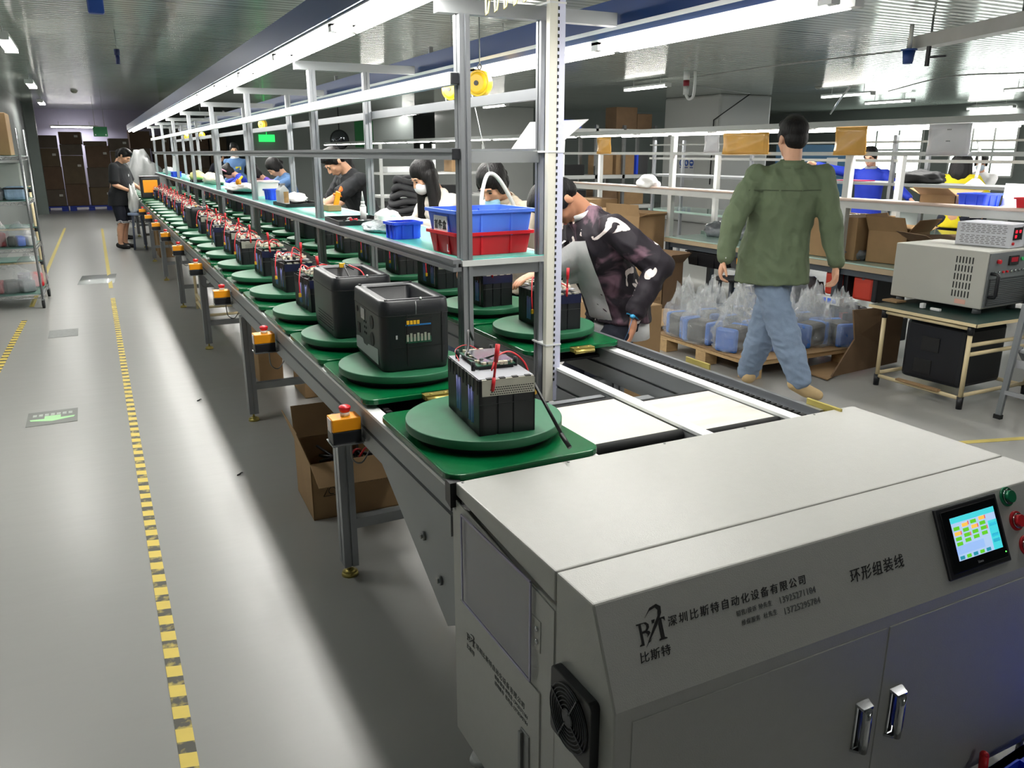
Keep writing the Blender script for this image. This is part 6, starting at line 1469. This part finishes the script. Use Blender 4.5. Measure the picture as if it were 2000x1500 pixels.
for x in (-.3, .34):
    for y in (0, .5): B().cyl((x,y,0),(x,y,1.22),.014,n=12).obj('post', BEIGE, t)
for z in (.32, .72, 1.18):
    for y in (0, .5): B().cyl((-.3,y,z),(.34,y,z),.013,n=10).obj('bar', BEIGE, t)
    for x in (-.3, .34): B().cyl((x,0,z),(x,.5,z),.013,n=10).obj('bar', BEIGE, t); B().cyl((x,0,z-.03),(x,0,z+.03),.02,n=10).obj('joint', BLACKP, t)
    B().mm((-.32,-.02,z+.014),(.36,.52,z+.024)).obj('board', LINER, t)

# ------------------------------------------------------------------ boxes under the conveyor
t = thing('cardboard_box', 'torn open brown box with dark print on the floor under the near conveyor', 'box', (.925, 3.56, 0), R(-2)); open_box(t, .42, .38, .27, CARD, (1,1,1,1), (-.35,1.1,1.25,.2), .42)
text('box_print', '圳市金芯微电子', .042, INK, t, frame((-.09, -.1915, .15), (1,0,0), (0,0,1)), spacing=1.05)
b = B(); b.tube([(-.16,-.1915,.11),(-.12,-.1915,.18),(-.08,-.1915,.11)], .002, n=4, closed=True).tube([(-.12+.016*math.cos(a),-.1915,.133+.016*math.sin(a)) for a in [2*PI*j/16 for j in range(14)]], .0018, n=4); b.obj('box_mark', INK, t)
random.seed(9); g = B()
for k in range(14): g.tube(catmull([(random.uniform(-.17,.17), random.uniform(-.15,.15), .12+random.random()*.1) for _ in range(4)], 4), .006, n=6)
tag(g.obj('wire_heap', WIREB, loc=(.925,3.56,.02)), 'heap of black leads inside the torn open box under the conveyor', 'wires', None, 'stuff')
for k in range(3): tag(B().tube(catmull([(.85+.05*k, 3.5, .2),(.9+.05*k, 3.52, .25),(.95+.05*k, 3.6, .22)], 5), .005, n=6).obj('red_wire', WIRER), 'red lead on the heap in the torn open box', 'wires', 'red leads in the torn box')
cbox('plain brown box under the conveyor behind the second leg, left one', (.99, 6.02, 0), (.17,.44,.40), 0)
cbox('plain brown box under the conveyor behind the second leg, right one', (1.24, 5.45, 0), (.26,.34,.36), 0)
cbox('low brown box on the floor under the conveyor farther right', (1.42, 5.8, 0), (.3,.4,.15), 0)
cbox('tall brown box under the far end of the conveyor beside the far worker', (.92, 15.2, 0), (.26,.5,.62), 0); cbox('second tall brown box under the far conveyor', (.95, 14.2, 0), (.26,.5,.5), 0)
t = thing('pipe_cart', 'beige pipe cart pushed under the conveyor between its legs', 'cart', (1.1, 8.4, 0))
for x in (-.28, .28):
    for y in (-.4, .4): B().cyl((x,y,.05),(x,y,.56),.014,n=10).obj('post', BEIGE, t); 
    for z in (.12,.2): B().cyl((x,-.4,z),(x,.4,z),.013,n=10).obj('bar', BEIGE, t)
for z in (.12,.2): B().cyl((-.28,-.4,z),(.28,-.4,z),.013,n=10).obj('bar', BEIGE, t)
crumple('white_bag', 'white crumpled bag held by the far worker in black over the stool', 'bag', (.60, 15.38, .62), (.16,.16,.42), BAGW, 50, amp=.35)
t = thing('plastic_stool', 'grey blue stool standing between the far worker and the conveyor', 'stool', (.62, 15.35, 0)); B().cyl((0,0,.58),(0,0,.615),.14,n=20).obj('seat', M('pale_blue_grey', (150,166,200), .5), t)
for a in range(4): B().bar((.13*math.cos(a*PI/2+.7),.13*math.sin(a*PI/2+.7),0),(.09*math.cos(a*PI/2+.7),.09*math.sin(a*PI/2+.7),.58),.025,.025).obj('leg', M('slate_stool_leg', (84,94,116), .5), t)

# ------------------------------------------------------------------ stacks of cartons at the back
random.seed(12); n_ = 0
cols = [(-1.5,.5,[.5,.42,.5,.4]),(-.95,.5,[.46,.62,.5,.34]),(-.38,.55,[.6,.78,.30,.34]),(.25,.6,[.5,.55,.6,.12]),(.85,.52,[.5,.5,.5,.35]),(1.42,.56,[.52,.5,.55,.5]),(2.0,.5,[.5,.5,.5,.45]),(2.55,.5,[.55,.55,.5,.5]),(3.1,.5,[.5,.5,.55,.5]),(3.65,.5,[.55,.5,.5,.5])]
colw = ['leftmost','second','third','fourth','fifth','sixth','seventh','eighth','ninth','tenth']; rows_ = ['lowest','second from below','third from below','topmost']
DK = [M('shaded_brown_carton', (98,84,66), .85, 0, .12, 6), M('shaded_grey_brown_carton', (92,82,72), .85, 0, .12, 6), M('shaded_reddish_brown_carton', (98,78,62), .85, 0, .12, 6)]  # carton browns darkened to stand in for the unlit back of the hall
for ci, (x, w_, hs) in enumerate(cols):
    z = .14
    for ri, h_ in enumerate(hs):
        t = thing('stacked_carton', '%s carton in the %s stack at the back wall' % (rows_[ri], colw[ci]), 'box', (x+random.uniform(-.02,.02), 26.85+(.6 if ci > 4 else 0), z), R(random.uniform(-3,3)), 'cartons stacked at the back wall')
        B().box((0,0,h_/2), (w_,.55,h_-.004), bev=.01).obj('carton', DK[(ci+ri) % 3], t)
        if (ci+ri) % 2: B().box((w_*.28,-.277,h_*.65),(.09,.004,.06)).obj('label', M('pale_label', (190,186,178), .6), t)
        z += h_
for k in range(5):
    t = thing('plastic_pallet', 'blue plastic pallet under the carton stacks at the back, %s from the left' % ORD[k].replace('nearest','first'), 'pallet', (-1.22+1.15*k, 26.85+(.6 if k > 1 else 0), 0), 0, 'blue pallets at the back'); B().mm((-.55,-.32,.10),(.55,.32,.138)).obj('deck', M('pallet_dark_blue', (24,50,150), .5), t)
    for x in (-.47,0,.47): B().mm((x-.08,-.3,0),(x+.08,.3,.1)).obj('foot', M('pallet_dark_blue_foot', (24,50,150), .5), t)
crumple('big_grey_bag', 'large grey translucent bag heap beyond the end of the conveyor', 'bag', (1.2, 21.6, 0), (1.1,1.0,1.5), M('grey_sack', (128,130,130), .4, 0, .06, 4, bump=.6, bscale=6), 55, amp=.3)
t = thing('exit_sign', 'green rectangular sign hanging below the ceiling before the back wall', 'sign', (.34, 22.0, 2.07)); B().box((0,0,0),(.30,.02,.22),bev=.004).obj('panel', M('sign_green', (24,110,66), .4), t)
b = B(); [b.box((x,-.0115,-.07),(.02,.003,.025)) for x in (-.11,.11)]; b.obj('marks', PAPER, t); b = B(); [b.cyl((x,0,.11),(x,0,.78),.004,n=6) for x in (-.1,.1)]; b.obj('hanger', STEEL, t)
tag(B().box(tuple(at(521,270,1,24.9)), (.45,.03,.2)).cyl(tuple(at(521,270,1,24.9)), tuple(at(521,270,1,24.9)+V((0,0,HC-at(521,270,1,24.9).z))), .01).obj('exit_light', M('lit_green_exit', (50,230,110), .4, 0, 0, emit=1.2)), 'small bright green exit light on the far partition wall', 'sign')
tag(B().box(tuple(at(711,262,1,24.0)), (.55,.03,.75)).cyl(tuple(at(711,262,1,24.0)), tuple(at(711,262,1,24.0)+V((0,0,HC-at(711,262,1,24.0).z))), .012).obj('green_board', M('board_green', (30,120,64), .5)), 'green board hanging in front of the far grey partition', 'sign')
q = at(663, 273, 1, 23.5); t = thing('round_mirror', 'round dark safety mirror hanging far behind the workers', 'mirror', tuple(q)); B().ball((0,0,0),(.26,.08,.26),n=28,m=16).obj('mirror', M('dark_mirror', (90,94,98), .06, .9), t); B().cyl((0,0,.26),(0,0,HC-q.z),.015).tube([(.265*math.cos(a),-.02,.265*math.sin(a)) for a in [2*PI*j/32 for j in range(32)]], .012, n=6, closed=True).obj('rim', BLACKP, t)
t = thing('wall_cabinet', 'pale electrical box on the left wall above the trolley', 'box', (X0+.08, 13.5, 1.95)); B().box((0,0,0),(.16,.5,.36),bev=.01).obj('case', M('pale_box', (200,204,202), .4), t)
tag(B().box((X0+.12, 25.6, HC/2), (.24,.3,HC)).obj('wall_pipe_column', M('grey_green_column', (112,122,118), .4)), None, None, None, 'structure')

# ------------------------------------------------------------------ small things under the ceiling
q = at(1340, 172, 2, 2.6)
t = thing('ceiling_socket', 'red and white industrial socket hanging from the ceiling right of the twin tube lamp', 'socket', tuple(q)); B().cyl((0,0,.03),(0,0,.12),.05,n=16).obj('red_cap', M('dark_red_plug', (140,24,40), .4), t); B().cyl((0,0,-.10),(0,0,.03),.045,n=16).cyl((0,0,.12),(0,0,.25),.05,n=14).obj('white_body', WHITEP, t)
B().tube(catmull([(0,0,-.1),(.03,-.05,-.17),(.06,-.12,-.12),(.06,-.14,.1),(.05,-.14,.25)], 6), .022).obj('cable_loop', WHITEP, t)
a, c = at(1785, 95, 2, 2.6), at(2040, 42, 2, 2.6)
t = thing('cable_trunking', 'pale grey cable trunking hung under the ceiling at the right edge', 'trunking', tuple(a)); B().bar((0,0,.04), c-a+V((0,0,.04)), .16, .12).obj('duct', M('pale_trunking', (172,174,172), .4), t); b = B(); [b.cyl((c-a)*k+V((0,0,.1)), (c-a)*k+V((0,0,.25)), .01) for k in (.15,.85)]; b.obj('hanger', STEEL, t)
t = thing('blue_socket', 'dark blue industrial socket hanging at the end of the pale trunking', 'socket', tuple(at(1774, 112, 2, 2.5))); B().cyl((0,0,-.06),(0,0,.06),.045,.06,n=16).cyl((0,0,.06),(0,0,.075),.075,n=16).obj('body', M('socket_blue', (26,62,130), .4), t); B().cyl((0,0,.075),(0,0,.3),.02).obj('stem', WHITEP, t)
t = thing('hanging_hook', 'black hook handle hanging beside the blue socket', 'hook', tuple(at(1812, 112, 2, 2.48))); B().bar((0,0,-.08),(0,0,.1),.03,.03).bar((0,0,0),(.05,-.16,.0),.025,.02).obj('handle', BLACKP, t); B().cyl((0,0,.1),(0,0,.37),.006).obj('rod', STEEL, t)
CBL = M('grey_ceiling_cable', (150,152,150), .5)
def cable(pts, z, label, r_=.011):
    tag(B().tube(catmull([at(x, y, 2, z) for x, y in pts], 6), r_).obj('ceiling_cable', CBL), label, 'cable')
cable([(1345,152),(1500,130),(1650,112),(1770,98)], 2.8, 'thin grey cable running along the ceiling from red socket to blue socket')
cable([(1350,166),(1420,176),(1465,183)], 2.8, 'short grey cable from the red socket to the pillar')
cable([(1735,178),(1850,150),(2000,142)], 2.8, 'grey cable crossing the ceiling at the right edge')
tag(B().tube([at(1466,183,2,2.8), V((PILX-.03,14.85,2.3)), V((PILX-.03,14.85,.9))], .014).obj('black_pillar_cable', WIREB), 'black cable running down the front of the clad pillar', 'cable')
tag(B().tube(catmull([at(1660,170,2,2.75), at(1640,195,2,2.6), at(1622,222,2,2.45)], 6), .02).obj('white_cable_tail', WHITEP), 'white cable tail hanging from the ceiling above the walking man', 'cable')
for px, py, l in ((1598,172,'round grey smoke detector left of the lamp above the walking man'),(145,180,'round grey smoke detector on the ceiling near the back')):
    q = at(px, py, 2, HC-.03); tag(B().cyl(q, q+V((0,0,.03)), .06, .07, n=20).ball(q, (.05,.05,.025)).obj('smoke_detector', M('detector_grey', (150,150,140), .5)), l, 'detector')
q = at(186, 8, 2, 2.55); t = thing('blue_socket', 'blue industrial socket hanging from the ceiling at the top left', 'socket', tuple(q)); B().box((0,0,0),(.10,.07,.12),bev=.01).obj('body', M('socket_blue_light', (34,70,150), .4), t); B().cyl((0,0,.06),(0,0,.3),.012).obj('stem', STEEL, t)
q = at(229, 108, 2, 2.6); t = thing('hanging_plug', 'dark blue plug hanging from a thin wire under the ceiling', 'plug', tuple(q)); B().cyl((0,0,-.09),(0,0,.0),.022,n=12).cyl((0,0,0),(0,0,.06),.03,n=12).obj('body', M('plug_navy', (36,44,90), .4), t); B().cyl((0,0,.06),(0,0,.25),.005).obj('wire', STEEL, t)
